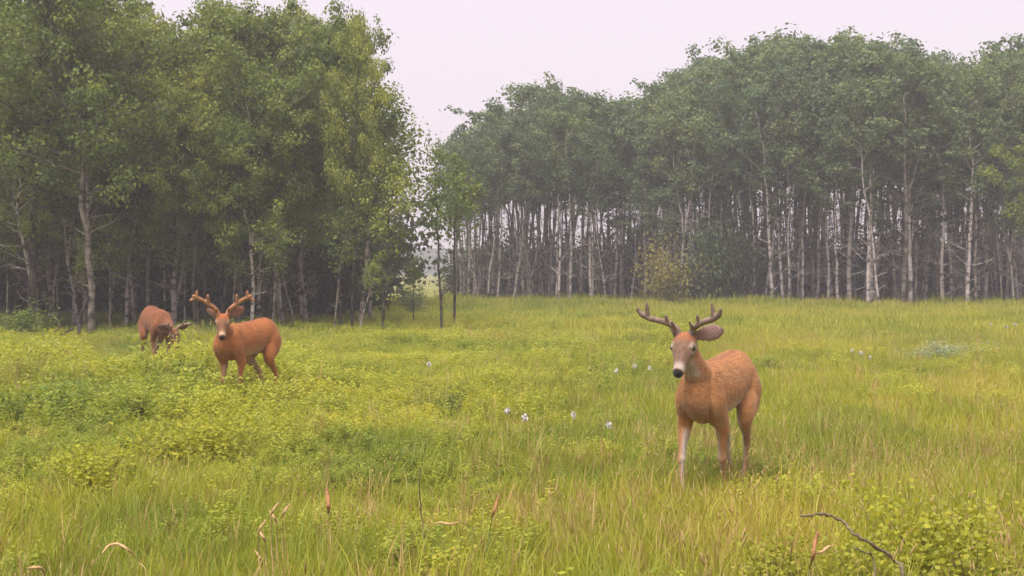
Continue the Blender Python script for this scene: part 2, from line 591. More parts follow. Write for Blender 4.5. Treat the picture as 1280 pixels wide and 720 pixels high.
# front trees: column, distance, height, kind, turn, bark, leaf, width, label, group
GR_GROUP = 'aspens inside the grove behind the deer'
GR_LABEL = 'grey-brown trunked aspen crowded inside the leafy grove behind the deer'
front_trees = [
    (114, 32.5, 8.4, 2, 0.4, 'bark_grey', 'leaf_near', 0.85, 'broad leafy aspen with a scarred forked pale trunk and dark split base', None),
    (217, 36.0, 7.8, 6, 2.2, 'bark_pale', 'leaf_near', 1.0, 'tall aspen with a forked pale trunk rising behind the grazing deer', None),
    (40, 34.0, 9.2, 3, 4.0, 'bark_dark', 'leaf_near', 1.0, 'dark-trunked spreading aspen beside the fallen dark branch', None),
    (-40, 35.0, 9.0, 4, 1.0, 'bark_grey', 'leaf_near', 1.0, GR_LABEL, GR_GROUP),
    (352, 36.5, 8.1, 4, 5.1, 'bark_pale', 'leaf_near', 0.95, 'tall pale-trunked aspen just beyond the rump of the alert antlered deer', None),
    (300, 38.0, 8.2, 1, 0.2, 'bark_grey', 'leaf_near', 1.0, GR_LABEL, GR_GROUP),
    (160, 38.5, 9.4, 5, 3.3, 'bark_grey', 'leaf_near', 1.0, GR_LABEL, GR_GROUP),
    (255, 40.0, 7.9, 6, 1.7, 'bark_grey', 'leaf_near', 1.0, GR_LABEL, GR_GROUP),
    (382, 37.0, 8.1, 3, 2.5, 'bark_grey', 'leaf_near', 0.7, GR_LABEL, GR_GROUP),
    (440, 34.5, 7.4, 1, 3.6, 'bark_dark', 'leaf_near', 0.5, 'dark leaning aspen in the trunk cluster at the grove edge by the gap', None),
    (425, 36.5, 8.0, 5, 0.9, 'bark_dark', 'leaf_near', 0.55, GR_LABEL, GR_GROUP),
    (375, 41.0, 9.2, 0, 4.4, 'bark_grey', 'leaf_near', 0.65, GR_LABEL, GR_GROUP),
]
for (u, d, H, k, rz, bk, lf, wd, lab, grp) in front_trees:
    p = at(u, d)
    place_tree('aspen_tree', near_kinds[k], p, rz, lab, grp, scale=H / 9.9, bark=bk, leafm=lf, wide=wd)
rsN = np.random.RandomState(88)
gp = [(at(t[0], t[1]).x, at(t[0], t[1]).y) for t in front_trees]
n_in, tries = 0, 0
while n_in < 52 and tries < 9000:
    tries += 1
    d = 36 + 24 * rsN.rand() ** 1.2
    u = -260 + 655 * rsN.rand()
    p = at(u, d)
    if any((p.x - q[0]) ** 2 + (p.y - q[1]) ** 2 < 1.25 ** 2 for q in gp):
        continue
    gp.append((p.x, p.y))
    n_in += 1
    vtop = np.interp(u, [-260, 120, 180, 205, 240, 285, 310, 400, 430, 445], [-20, 0, 12, 20, 45, 42, 20, 20, 70, 115])
    H = min(zrow(vtop, d), 12) * (0.82 + 0.16 * rsN.rand())
    bi = rsN.randint(3)
    place_tree('aspen_tree', near_kinds[rsN.randint(7)], p, rsN.rand() * 6.28,
               (GR_LABEL, 'pale-trunked aspen standing deep inside the grove behind the deer', 'dark-trunked aspen standing deep inside the grove behind the deer')[bi],
               GR_GROUP, scale=H / 9.9, bark=('bark_grey', 'bark_pale', 'bark_dark')[bi], leafm='leaf_near', wide=0.85)

rsT = np.random.RandomState(31)
for k in range(26):     # thin crooked stems crowding the front of the grove
    u, d = -40 + 440 * (k + rsT.rand()) / 26, 34 + 7 * rsT.rand()
    pale = rsT.rand() < .6
    t = place_tree('thin_aspen', near_kinds[rsT.randint(7)], at(u, d), rsT.rand() * 6.28,
                   ('thin crooked pale aspen stem crowding the front of the grove behind the deer' if pale else 'thin crooked dark aspen stem crowding the front of the grove behind the deer'),
                   'thin aspens along the grove front', scale=(4.8 + 2.4 * rsT.rand()) / 9.9, bark='bark_pale' if pale else 'bark_dark', leafm='leaf_near', wide=.8)
    t.rotation_euler.x, t.rotation_euler.y = rsT.randn() * .07, rsT.randn() * .09

# slim young aspens standing out in front of the gap
sap_kinds = []
for k in range(3):
    sap_kinds.append(tree_meshes('young_aspen', 700 + k, 4.6, 0.52, 0.62, 0.045, 0.085, 1300, lean=((-.01, .02, .07)[k], 0), limbs=15, wander=0.15, bare=3,
                                 clump=0.25, elev=(0.3, 0.9)))
for (u, d, H, k, rz, lab) in [
    (552, 33.5, 4.4, 0, 0.3, 'slim dark-stemmed young aspen alone in the gap, the one with the stoutest straight stem'),
    (568, 37.5, 4.6, 1, 2.0, 'thin wavy-stemmed young aspen in the gap beside the straight dark one'),
    (478, 34.0, 4.2, 2, 0.0, 'thin leaning young aspen at the grove edge beside the gap'),
    (517, 38.0, 1.9, 1, 4.0, 'small bent bare-stemmed young aspen inside the gap by the distant field'),
]:
    place_tree('young_aspen', sap_kinds[k], at(u, d), rz, lab, scale=H / 4.7, bark='bark_dark', leafm='leaf_near')
# medium trees that step down towards the gap
step_tree = tree_meshes('edge_aspen', 741, 6.6, 0.48, 1.0, 0.065, 0.095, 6500, lean=(0.08, 0.02), limbs=20, wander=0.35, bare=5, clump=0.34, elev=(0.3, 0.95))
for (u, d, H, rz, lab) in [
    (450, 36.0, 6.4, 0.2, 'mid-height aspen leaning out of the grove edge toward the gap'),
    (462, 39.0, 6.2, 1.4, 'upright mid-height aspen behind the leaning one at the grove edge'),
    (448, 46.0, 6.0, 3.0, 'lower round-crowned aspen stepping down from the grove toward the gap'),
]:
    place_tree('aspen_tree', step_tree, at(u, d), rz, lab, scale=H / 6.9, bark='bark_grey', leafm='leaf_near')

rsE = np.random.RandomState(21)
for k in range(16):     # thin saplings along the edge of the grove
    u, d = -30 + 480 * (k + rsE.rand()) / 16, 33.5 + 3.5 * rsE.rand()
    t = place_tree('grove_sapling', sap_kinds[k % 3], at(u, d), rsE.rand() * 6.28, 'thin leafy sapling along the front edge of the grove behind the deer',
                   'saplings along the grove edge', scale=0.42 + 0.3 * rsE.rand(), bark='bark_grey', leafm='leaf_near')
    t.rotation_euler.x, t.rotation_euler.y = rsE.randn() * .08, rsE.randn() * .08

# ------------------------------------------------------------------ shrubs
def shrub_meshes(name, seed, H, R, leaf, n_leaf, stems=14, clump=0.22):
    rs = np.random.RandomState(seed)
    bag = Bag()
    C = []
    for k in range(stems):
        a = rs.rand() * 6.28
        e = 0.7 + 0.8 * rs.rand()
        L = H * (0.6 + 0.45 * rs.rand())
        d = np.array([math.cos(a) * math.cos(e) * R / H * 1.6, math.sin(a) * math.cos(e) * R / H * 1.6, math.sin(e)])
        t = np.linspace(0, 1, 6)
        pts = np.array([rs.randn() * 0.08, rs.randn() * 0.08, -0.05]) + d * (t * L)[:, None] + (rs.randn(3) * 0.15)[None, :] * (t ** 2 * L)[:, None]
        bag.add(*tube(pts, 0.022 * H / 2 * (1 - 0.8 * t), 4))
        for j in range(2, 6):
            for _ in range(3):
                C.append(pts[j] + rs.randn(3) * clump * 1.2)
    C = np.array(C)
    C[:, 2] = np.maximum(C[:, 2], 0.12)
    pick = rs.randint(0, len(C), n_leaf)
    off = rs.randn(n_leaf, 3) * clump
    Lc = C[pick] + off
    Lc[:, 2] = np.maximum(Lc[:, 2], 0.03)
    cv = rs.rand(len(C))
    lm = leaves_mesh(name + '_foliage', Lc, off / clump, np.full(n_leaf, leaf), rs, vals=np.clip(0.5 * cv[pick] + 0.5 * rs.rand(n_leaf), 0, 1))
    return bag.mesh(name + '_stems'), lm

def place_shrub(name, meshes, loc, rz, label, group=None, scale=(1, 1, 1), leafm='leaf_dark', bark='bark_dark', cat='shrub'):
    r = empty(name, (loc[0], loc[1], gz(loc[0], loc[1])), rz)
    r.scale = scale
    tag(r, label, cat, group)
    for nm, me, mk in (('stem', meshes[0], bark), ('foliage', meshes[1], leafm)):
        if not me.materials: me.materials.append(M[mk])
        o = bpy.data.objects.new(nm, me)
        o.parent = r
        col.objects.link(o)
        if me.materials[0] != M[mk]:
            o.material_slots[0].link = 'OBJECT'
            o.material_slots[0].material = M[mk]
    return r
shr = [shrub_meshes('shrub', 900 + k, 2.0, 1.3, 0.12, 1700) for k in range(3)]
for (u, d, s, lf, lab) in [
    (832, 57.2, (0.95, 0.95, 1.25), 'leaf_yellow', 'orange-yellow tinged shrub at the foot of the far stand'),
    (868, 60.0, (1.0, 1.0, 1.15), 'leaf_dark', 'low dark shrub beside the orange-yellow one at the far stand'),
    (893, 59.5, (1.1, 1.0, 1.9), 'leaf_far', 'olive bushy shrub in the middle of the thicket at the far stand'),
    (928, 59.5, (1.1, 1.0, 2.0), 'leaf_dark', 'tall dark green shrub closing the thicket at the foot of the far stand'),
    (26, 30.5, (0.6, 0.6, 0.36), 'leaf_near', 'low leafy green shrub at the grove edge over the fallen dark branch'),
    (518, 48.0, (0.5, 0.5, 0.5), 'leaf_far', 'small round shrub inside the gap between grove and far stand'),
]:
    place_shrub('shrub', shr[int(u) % 3], at(u, d), u, lab, None, s, lf)
rsS = np.random.RandomState(12)
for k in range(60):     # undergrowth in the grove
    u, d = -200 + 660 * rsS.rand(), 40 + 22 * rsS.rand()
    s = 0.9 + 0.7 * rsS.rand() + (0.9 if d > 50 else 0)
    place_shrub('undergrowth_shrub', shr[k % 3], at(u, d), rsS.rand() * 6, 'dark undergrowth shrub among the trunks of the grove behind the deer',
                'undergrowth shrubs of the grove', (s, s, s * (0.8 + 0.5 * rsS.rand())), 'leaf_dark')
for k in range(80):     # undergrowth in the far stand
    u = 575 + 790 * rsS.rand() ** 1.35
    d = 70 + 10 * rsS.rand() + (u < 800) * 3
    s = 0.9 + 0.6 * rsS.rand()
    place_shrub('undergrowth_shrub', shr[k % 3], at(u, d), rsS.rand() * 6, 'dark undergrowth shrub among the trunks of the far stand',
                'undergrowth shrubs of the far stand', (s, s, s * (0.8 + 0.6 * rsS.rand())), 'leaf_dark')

p_ = at(1300, 46)
place_tree('aspen_tree', near_kinds[1], p_, 1.0, 'fresh green leafy aspen standing forward of the far stand on its own', None, scale=0.62, bark='bark_grey', leafm='leaf_near', wide=0.9)

# ------------------------------------------------------------------ deer
def catmull(P, sub):
    P = np.asarray(P, float)
    if len(P) < 3:
        t = np.linspace(0, 1, sub + 1)[:, None]
        return P[0] * (1 - t) + P[1] * t
    Q = np.concatenate([[2 * P[0] - P[1]], P, [2 * P[-1] - P[-2]]])
    out = []
    for i in range(1, len(Q) - 2):
        for s in range(sub):
            t = s / sub
            out.append(0.5 * ((2 * Q[i]) + (Q[i + 1] - Q[i - 1]) * t + (2 * Q[i - 1] - 5 * Q[i] + 4 * Q[i + 1] - Q[i + 2]) * t * t
                              + (3 * Q[i] - Q[i - 1] - 3 * Q[i + 1] + Q[i + 2]) * t ** 3))
    out.append(P[-1])
    return np.array(out)

def loft(sections, up=(0, 0, 1), sub=5, sides=16, cap=0.55):
    """sections: (x,y,z,half width,half height); returns a closed tube with rounded ends and its spine"""
    S = catmull(sections, sub)
    P, W, Hh = S[:, :3], np.maximum(S[:, 3], 0.004), np.maximum(S[:, 4], 0.004)
    T = np.gradient(P, axis=0)
    T /= np.linalg.norm(T, axis=1)[:, None]
    side = np.cross(np.array(up, float)[None, :], T)
    side /= np.linalg.norm(side, axis=1)[:, None] + 1e-9
    u2 = np.cross(T, side)
    ang = np.linspace(0, 2 * math.pi, sides, endpoint=False)
    V = P[:, None] + np.cos(ang)[None, :, None] * (side * W[:, None])[:, None] + np.sin(ang)[None, :, None] * (u2 * Hh[:, None])[:, None]
    n = len(P)
    V = V.reshape(-1, 3)
    r0, r1 = min(W[0], Hh[0]), min(W[-1], Hh[-1])
    V = np.concatenate([V, [P[0] - T[0] * r0 * cap], [P[-1] + T[-1] * r1 * cap]])
    idx = np.arange(n * sides).reshape(n, sides)
    q = np.stack([idx[:-1], np.roll(idx[:-1], -1, 1), np.roll(idx[1:], -1, 1), idx[1:]], -1).reshape(-1, 4)
    t0 = np.stack([np.roll(idx[0], -1), idx[0], np.full(sides, n * sides)], -1)
    t1 = np.stack([idx[-1], np.roll(idx[-1], -1), np.full(sides, n * sides + 1)], -1)
    return V, q, np.concatenate([t0, t1]), P, np.sqrt(W * Hh)

def fuse(bag, name, voxel, smooth_it, fac=0.5):
    """one continuous skin over all overlapping pieces"""
    me = bag.mesh(name + '_raw')
    ob = bpy.data.objects.new(name + '_raw', me)
    col.objects.link(ob)
    md = ob.modifiers.new('r', 'REMESH')
    md.mode = 'VOXEL'
    md.voxel_size = voxel
    ms = ob.modifiers.new('s', 'SMOOTH')
    ms.factor = fac
    ms.iterations = smooth_it
    dg = bpy.context.evaluated_depsgraph_get()
    dg.update()
    out = bpy.data.meshes.new_from_object(ob.evaluated_get(dg))
    out.name = name
    bpy.data.objects.remove(ob)
    bpy.data.meshes.remove(me)
    out.polygons.foreach_set('use_smooth', np.ones(len(out.polygons), dtype=bool))
    return out

def coat_material():
    m, nt, out = new_mat('deer_coat')
    L = nt.links
    a = nt.nodes.new('ShaderNodeAttribute')
    a.attribute_name = 'coat'
    tc = nt.nodes.new('ShaderNodeTexCoord')
    mp = nt.nodes.new('ShaderNodeMapping')
    mp.inputs['Scale'].default_value = (14, 60, 30)
    L.new(tc.outputs['Object'], mp.inputs[0])
    n1 = nt.nodes.new('ShaderNodeTexNoise')
    n1.inputs['Scale'].default_value = 2.0
    n1.inputs['Detail'].default_value = 5
    n1.inputs['Roughness'].default_value = 0.7
    L.new(mp.outputs[0], n1.inputs['Vector'])
    n3 = nt.nodes.new('ShaderNodeTexNoise')
    n3.inputs['Scale'].default_value = 7.0
    n3.inputs['Detail'].default_value = 3
    L.new(tc.outputs['Object'], n3.inputs['Vector'])
    v = math_node(nt, 'ADD', math_node(nt, 'MULTIPLY', n1.outputs['Fac'], 0.45), math_node(nt, 'MULTIPLY', n3.outputs['Fac'], 0.5))
    hv = nt.nodes.new('ShaderNodeHueSaturation')
    L.new(a.outputs['Color'], hv.inputs['Color'])
    L.new(math_node(nt, 'ADD', math_node(nt, 'MULTIPLY', v, 1.5), 0.28), hv.inputs['Value'])
    b = nt.nodes.new('ShaderNodeBsdfPrincipled')
    b.inputs['Roughness'].default_value = 0.72
    b.inputs['Specular IOR Level'].default_value = 0.22
    b.inputs['Sheen Weight'].default_value = 0.25
    b.inputs['Sheen Roughness'].default_value = 0.4
    b.inputs['Sheen Tint'].default_value = (1, .85, .7, 1)
    bp = nt.nodes.new('ShaderNodeBump')
    bp.inputs['Strength'].default_value = 0.6
    bp.inputs['Distance'].default_value = 0.012
    L.new(n1.outputs['Fac'], bp.inputs['Height'])
    L.new(hv.outputs[0], b.inputs['Base Color'])
    L.new(bp.outputs[0], b.inputs['Normal'])
    L.new(b.outputs[0], out.inputs[0])
    return m
M['coat'] = coat_material()
M['velvet'] = plain_material('antler_velvet', (.215, .15, .12), 0.9, 0.35, 30)
M['velvet_red'] = plain_material('antler_velvet_red', (.34, .165, .085), 0.9, 0.3, 30)
M['eye'] = plain_material('deer_eye', (.012, .008, .006), 0.12, 0.1, 10, spec=0.6)

def build_deer(label, loc, heading, pose, tint=(1, 1, 1), voxel=0.009, velvet='velvet', group='white-tailed bucks'):
    """deer in its own frame: x ahead, y to its left, z up"""
    bag = Bag()
    spine_pts, spine_rad, spine_tag, spine_t, spine_in = [], [], [], [], []
    def put(sections, tagname, up=(0, 0, 1), sub=5, sides=16, inner=0.0, cap=0.55):
        V, q, t, P, R = loft(sections, up, sub, sides, cap)
        bag.add(V, q, t)
        n = len(P)
        spine_pts.append(P); spine_rad.append(R); spine_tag.extend([tagname] * n)
        spine_t.append(np.linspace(0, 1, n)); spine_in.append(np.full(n, inner))
    torso = [(-.615, 0, .81, .070, .085), (-.565, 0, .81, .115, .155), (-.44, 0, .80, .155, .208), (-.26, 0, .80, .155, .190), (-.06, 0, .778, .165, .192),
             (.14, 0, .762, .158, .200), (.30, 0, .755, .138, .208), (.42, 0, .768, .112, .178), (.48, 0, .788, .088, .140), (.52, 0, .805, .060, .100)]
    sag = pose.get('torso')
    if sag: torso = [tuple(np.array(s) + np.array(d)) for s, d in zip(torso, sag)]
    put(torso, 'torso', sides=24)
    for sgn, key in ((1, 'L'), (-1, 'R')):
        # shoulder blade and haunch masses
        put([(.31, sgn * .075, .90, .045, .07), (.37, sgn * .112, .73, .050, .100), (.31, sgn * .120, .60, .05, .075)], 'torso', up=(1, 0, 0), sides=12)
        put([(-.46, sgn * .075, .88, .06, .10), (-.44, sgn * .115, .74, .07, .15), (-.37, sgn * .125, .60, .055, .10)], 'torso', up=(1, 0, 0), sides=12)
        f = pose['front' + key]   # elbow, knee, fetlock, toe
        e, k, ft, to = [np.array(p, float) for p in f]
        mid = (e + k) / 2
        put([(.34, sgn * .105, .64, .055, .08), (*e, .050, .064), (*mid, .030, .038), (*(k * .85 + e * .15), .027, .031), (*k, .032, .035), (*(k * .80 + ft * .20), .019, .022), (*(k * .3 + ft * .7), .016, .020), (*ft, .023, .027), (*to, .027, .033)],
            'foreleg', up=(1, 0, 0), sides=12, inner=-sgn)
        h = pose['hind' + key]    # stifle, hock, fetlock, toe
        s, k, ft, to = [np.array(p, float) for p in h]
        put([(-.43, sgn * .115, .70, .07, .135), (*s, .06, .09), (*(s * .45 + k * .55), .032, .044), (*k, .025, .038), (*(k * .7 + ft * .3), .018, .024), (*(k * .3 + ft * .7), .017, .021), (*ft, .021, .026),
             (*to, .027, .033)], 'hindleg', up=(1, 0, 0), sides=12, inner=-sgn)
    tl = pose.get('tail', [(-.60, 0, .87), (-.66, 0, .80), (-.68, 0, .66), (-.665, 0, .58)])
    put([(*tl[0], .035, .03), (*tl[1], .045, .028), (*tl[2], .048, .028), (*tl[3], .02, .015)], 'tail', up=(1, 0, 0), sides=10)
    poll = np.array(pose['poll'], float)
    hd = np.array(pose['head_dir'], float); hd /= np.linalg.norm(hd)
    hu = np.array(pose.get('head_up', (0, 0, 1)), float)
    hu = hu - hd * hu.dot(hd); hu /= np.linalg.norm(hu)
    hl = np.cross(hu, hd)
    HS = 1.02
    def H(f, l, u): return poll + (hd * f + hl * l + hu * u) * HS
    def hs(f, u, w, h): return (*H(f, 0, u), w * HS, h * HS)
    nb = H(-.005, 0, -.045)
    nk = pose.get('neck')
    n0, n1 = np.array(nk[0], float), np.array(nk[1], float)
    put([(.20, 0, .80, .08, .12), (.34, 0, .84, .092, .13), (*n0, .078, .112), (*n1, .058, .080), (*nb, .052, .064)], 'neck', up=pose.get('neck_up', (-.6, 0, 1)), sides=18)
    # skull, muzzle, jaw
    put([hs(-.035, -.03, .05, .05), hs(.025, -.025, .080, .078), hs(.08, -.034, .078, .075), hs(.14, -.047, .056, .060), hs(.20, -.056, .040, .044),
         hs(.25, -.062, .036, .037), hs(.275, -.066, .028, .029)], 'head', up=tuple(hu), sides=18)
    put([hs(.02, -.085, .04, .03), hs(.12, -.095, .032, .026), hs(.21, -.096, .023, .019), hs(.25, -.092, .018, .013)], 'head', up=tuple(hu), sides=12)
    # brow ridges over the eyes
    for sgn in (1, -1):
        a, b = H(.048, sgn * .060, .018), H(.10, sgn * .064, .006)
        put([(*a, .016, .016), (*b, .016, .014)], 'head', up=tuple(hu), sides=8)
    # ears
    for sgn, key in ((1, 'L'), (-1, 'R')):
        d = pose['ear' + key]      # (forward, side, up) of the ear axis in the head frame, face normal likewise
        ax = np.array(d[0], float); ax /= np.linalg.norm(ax)
        ax = hd * ax[0] + hl * ax[1] + hu * ax[2]
        nm = np.array(d[1], float); nm = hd * nm[0] + hl * nm[1] + hu * nm[2]
        b = H(-.015, sgn * .062, .005)
        put([(*b, .024, .022), (*(b + ax * .045), .042, .017), (*(b + ax * .10), .058, .013), (*(b + ax * .155), .048, .011), (*(b + ax * .20), .012, .007)], 'ear' + key,
            up=tuple(nm), sides=12, cap=0.2)
    me = fuse(bag, 'deer_body', voxel, 7)
    # ---- coat pattern per vertex
    nv = len(me.vertices)
    co = np.empty(nv * 3, np.float32); me.vertices.foreach_get('co', co); co = co.reshape(-1, 3).astype(float)
    no = np.empty(nv * 3, np.float32); me.vertices.foreach_get('normal', no); no = no.reshape(-1, 3).astype(float)
    SP, SR = np.concatenate(spine_pts), np.concatenate(spine_rad)
    ST, SI = np.concatenate(spine_t), np.concatenate(spine_in)
    TG = np.array(spine_tag)
    near = np.empty(nv, int)
    for i0 in range(0, nv, 4000):
        D = np.linalg.norm(co[i0:i0 + 4000, None] - SP[None], axis=2) - SR[None] * 0.9
        near[i0:i0 + 4000] = D.argmin(1)
    tg, tt, inn = TG[near], ST[near], SI[near]
    coat = np.array([.40, .180, .068]); back = np.array([.37, .150, .056]); pale = np.array([.40, .245, .14])
    white = np.array([.60, .52, .45]); grey = np.array([.20, .125, .092]); black = np.array([.014, .011, .011]); dark = np.array([.10, .062, .045])
    C = np.tile(coat, (nv, 1))
    def mixc(mask, c, k=1.0):
        kk = (np.asarray(mask, float) * k)[:, None]
        C[:] = C * (1 - kk) + np.asarray(c) * kk
    ss = lambda a, b, x: np.clip((x - a) / (b - a), 0, 1) ** 2 * (3 - 2 * np.clip((x - a) / (b - a), 0, 1))
    tor = tg == 'torso'
    mixc(tor * ss(0.5, 0.95, no[:, 2]), back, 0.7)
    mixc(tor * ss(-0.2, -0.65, no[:, 2]) * ss(.42, .25, co[:, 0]), white, 0.9)
    mixc(tor * ss(.35, .50, co[:, 0]) * ss(.74, .60, co[:, 2]), pale, 0.45)
    mixc(tor * ss(-.5, -.57, co[:, 0]) * (np.abs(co[:, 1]) < .09) * ss(.82, .7, co[:, 2]), white, 0.6)
    mixc(tor * ss(.2, -.5, no[:, 2]), pale, 0.45)
    mixc(tor * ss(.55, .9, no[:, 2]) * ss(.05, .02, np.abs(co[:, 1])), np.array([.22, .085, .035]), 0.6)
    nk_ = tg == 'neck'
    hdn = no @ hd
    under = no @ (-hu)
    mixc(nk_ * ss(.1, .8, no[:, 0]) * ss(.2, .5, tt), pale, 0.5)
    thr = no @ np.array([.85, 0, -.5])
    mixc(nk_ * ss(.40, .58, tt) * ss(.35, .75, thr), white, 0.85)
    mixc(nk_ * ss(.3, .6, tt) * ss(.3, .8, thr), pale, 0.5)
    leg = (tg == 'foreleg') | (tg == 'hindleg')
    medial = no[:, 1] * inn
    mixc(leg * ss(.15, .45, tt), pale, 0.45)
    mixc(leg * ss(.0, .6, medial) * ss(.08, .2, tt) * ss(.95, .75, tt), white, 0.85)
    mixc((tg == 'hindleg') * ss(.5, .62, tt) * ss(.1, -.7, no[:, 0]) * ss(.8, .65, tt), dark, 0.5)
    mixc(leg * (co[:, 2] < .045), black)
    hh = tg == 'head'
    rel = co - poll
    hf, hlv, huv = rel @ hd / HS, rel @ hl / HS, rel @ hu / HS
    mixc(hh, grey, 0.9)
    mixc(hh * ss(.09, .03, hf) * ss(-.02, .02, huv), np.array([.36, .13, .05]), 0.95)
    mixc(hh * ss(-.075, -.095, huv) * ss(.02, .06, hf), white, 0.9)
    mixc(hh * ss(.19, .215, hf) * ss(.25, .236, hf), white, 0.6)
    eyed = np.minimum(np.linalg.norm(co - H(.080, .068, -.012), axis=1), np.linalg.norm(co - H(.080, -.068, -.012), axis=1))
    mixc(hh * ss(.046, .03, eyed), white, 0.5)
    mixc(hh * ss(.020, .015, eyed), black, 1.0)
    mixc(hh * ss(.246, .256, hf) * ss(-.098, -.085, huv), black, 1.0)
    for sgn, key in ((1, 'L'), (-1, 'R')):
        er = tg == 'ear' + key
        nm = np.array(pose['ear' + key][1], float); nm = hd * nm[0] + hl * nm[1] + hu * nm[2]
        nm /= np.linalg.norm(nm)
        mixc(er, np.array([.17, .105, .08]), 0.9)
        mixc(er * ss(.1, .6, no @ nm) * ss(.1, .3, tt), np.array([.27, .165, .145]), 0.85)
        mixc(er * ss(.85, .97, tt), black, 0.6)
    tlm = tg == 'tail'
    mixc(tlm, np.array([.20, .085, .035]), 0.8)
    mixc(tlm * ss(.2, .8, np.abs(no[:, 1])), white, 0.7)
    C *= np.array(tint)
    ed = np.empty(len(me.edges) * 2, np.int32); me.edges.foreach_get('vertices', ed); ed = ed.reshape(-1, 2)
    sharp = (hh & ((hf > .235) | (eyed < .03)))
    for _ in range(5):
        acc = np.zeros((nv, 3)); cnt = np.zeros(nv)
        for a, b in ((0, 1), (1, 0)):
            for c in range(3): acc[:, c] += np.bincount(ed[:, a], weights=C[ed[:, b], c], minlength=nv)
            cnt += np.bincount(ed[:, a], minlength=nv)
        Cn = 0.5 * C + 0.5 * acc / np.maximum(cnt, 1)[:, None]
        C = np.where(sharp[:, None], C, Cn)
    at_ = me.attributes.new('coat', 'FLOAT_COLOR', 'POINT')
    at_.data.foreach_set('color', np.concatenate([C, np.ones((nv, 1))], 1).astype(np.float32).reshape(-1))
    rf = np.random.RandomState(9)
    npoly = len(me.polygons)
    ar = np.empty(npoly, np.float32); me.polygons.foreach_get('area', ar)
    pc = np.empty(npoly * 3, np.float32); me.polygons.foreach_get('center', pc); pc = pc.reshape(-1, 3).astype(float)
    pn = np.empty(npoly * 3, np.float32); me.polygons.foreach_get('normal', pn); pn = pn.reshape(-1, 3).astype(float)
    pv = np.array([p.vertices[0] for p in me.polygons])
    nf = 42000
    pk = rf.choice(npoly, nf, p=ar / ar.sum())
    keep = ~((tg[pv[pk]] == 'head') & ((hf[pv[pk]] > .22) | (eyed[pv[pk]] < .03)))
    pk = pk[keep]
    nf = len(pk)
    shortf = np.where(np.isin(tg[pv[pk]], ['torso', 'neck', 'tail']), 1.0, 0.5)
    flow = np.array([-1.0, 0, -.55]) + rf.randn(nf, 3) * .25
    hm = tg[pv[pk]] == 'head'
    flow[hm] += -hd * 1.0 + np.array([1.0, 0, .55])
    lg = np.isin(tg[pv[pk]], ['foreleg', 'hindleg'])
    flow[lg] += np.array([.8, 0, -.6])
    nn = pn[pk]
    flow -= nn * np.sum(flow * nn, 1)[:, None]
    flow /= np.linalg.norm(flow, axis=1)[:, None] + 1e-6
    sd_ = np.cross(nn, flow)
    ln = (.018 + .016 * rf.rand(nf)) * shortf
    base = pc[pk] + (rf.rand(nf, 3) - .5) * voxel * .8 - nn * .002
    FV = np.stack([base - sd_ * .0022, base + sd_ * .0022, base + flow * ln[:, None] + nn * (ln * (.16 + .22 * rf.rand(nf)))[:, None]], 1).reshape(-1, 3)
    fm = np_mesh('deer_fur', FV, np.arange(3 * nf).reshape(nf, 3), smooth=False)
    fc = C[pv[pk]] * (0.55 + .8 * rf.rand(nf))[:, None]
    fa = fm.attributes.new('coat', 'FLOAT_COLOR', 'POINT')
    fa.data.foreach_set('color', np.concatenate([np.repeat(fc, 3, 0), np.ones((3 * nf, 1))], 1).astype(np.float32).reshape(-1))
    root = empty('deer', (loc[0], loc[1], gz(loc[0], loc[1])), heading)
    tag(root, label, 'deer', group)
    mesh_obj('body', me, M['coat'], root)
    tag(mesh_obj('fur', fm, M['coat'], root), kind='stuff')
    for sgn in (1, -1):
        eb = Bag()
        c = H(.082, sgn * .067, -.012)
        V, q, t, _, _ = loft([(*(c - hd * .018), .008, .007), (*(c - hd * .010), .017, .015), (*c, .020, .018), (*(c + hd * .010), .017, .015), (*(c + hd * .018), .008, .007)], tuple(hu), 2, 12)
        eb.add(V, q, t)
        mesh_obj('eye', eb.mesh('deer_eye'), M['eye'], root)
    for key in ('antlerL', 'antlerR'):
        ab = Bag()
        for ch in pose[key]:
            sec = [(*(poll + hd * p[0] + hl * p[1] + hu * p[2]), p[3], p[3]) for p in ch]
            V, q, t, _, _ = loft(sec, tuple(hd + 0.01), 5, 10, cap=0.8)
            ab.add(V, q, t)
        am = fuse(ab, 'antler', 0.006, 3)
        mesh_obj('antler', am, M[velvet], root)
    return root

def antler(s, beam, tines):
    """mirror helper: s = +1 for the left side"""
    return [[(f, s * l, u, r * 1.08) for (f, l, u, r) in ch] for ch in [beam] + tines]
stand = dict(
    frontL=[(.27, .115, .53), (.29, .105, .31), (.28, .10, .10), (.31, .10, .015)],
    frontR=[(.27, -.115, .53), (.29, -.105, .31), (.28, -.10, .10), (.31, -.10, .015)],
    hindL=[(-.31, .135, .56), (-.53, .105, .34), (-.49, .10, .10), (-.455, .10, .015)],
    hindR=[(-.31, -.135, .56), (-.53, -.105, .34), (-.49, -.10, .10), (-.455, -.10, .015)],
)
BEAM = [(0.0, .038, .015, .022), (-.03, .062, .06, .020), (-.03, .135, .115, .019), (-.015, .215, .160, .019), (-.02, .268, .200, .017), (-.03, .285, .240, .009)]
TINES = [[(-.02, .06, .055, .013), (-.005, .062, .11, .011), (.0, .06, .15, .007)],
         [(-.03, .105, .095, .013), (-.035, .108, .14, .011), (-.04, .108, .17, .008)],
         [(-.015, .225, .17, .016), (-.04, .225, .215, .014), (-.06, .222, .265, .007)]]
BEAM2 = [(0.0, .038, .015, .026), (-.05, .08, .075, .024), (-.06, .155, .145, .023), (-.06, .23, .21, .022), (-.05, .295, .26, .020), (-.05, .315, .28, .014)]
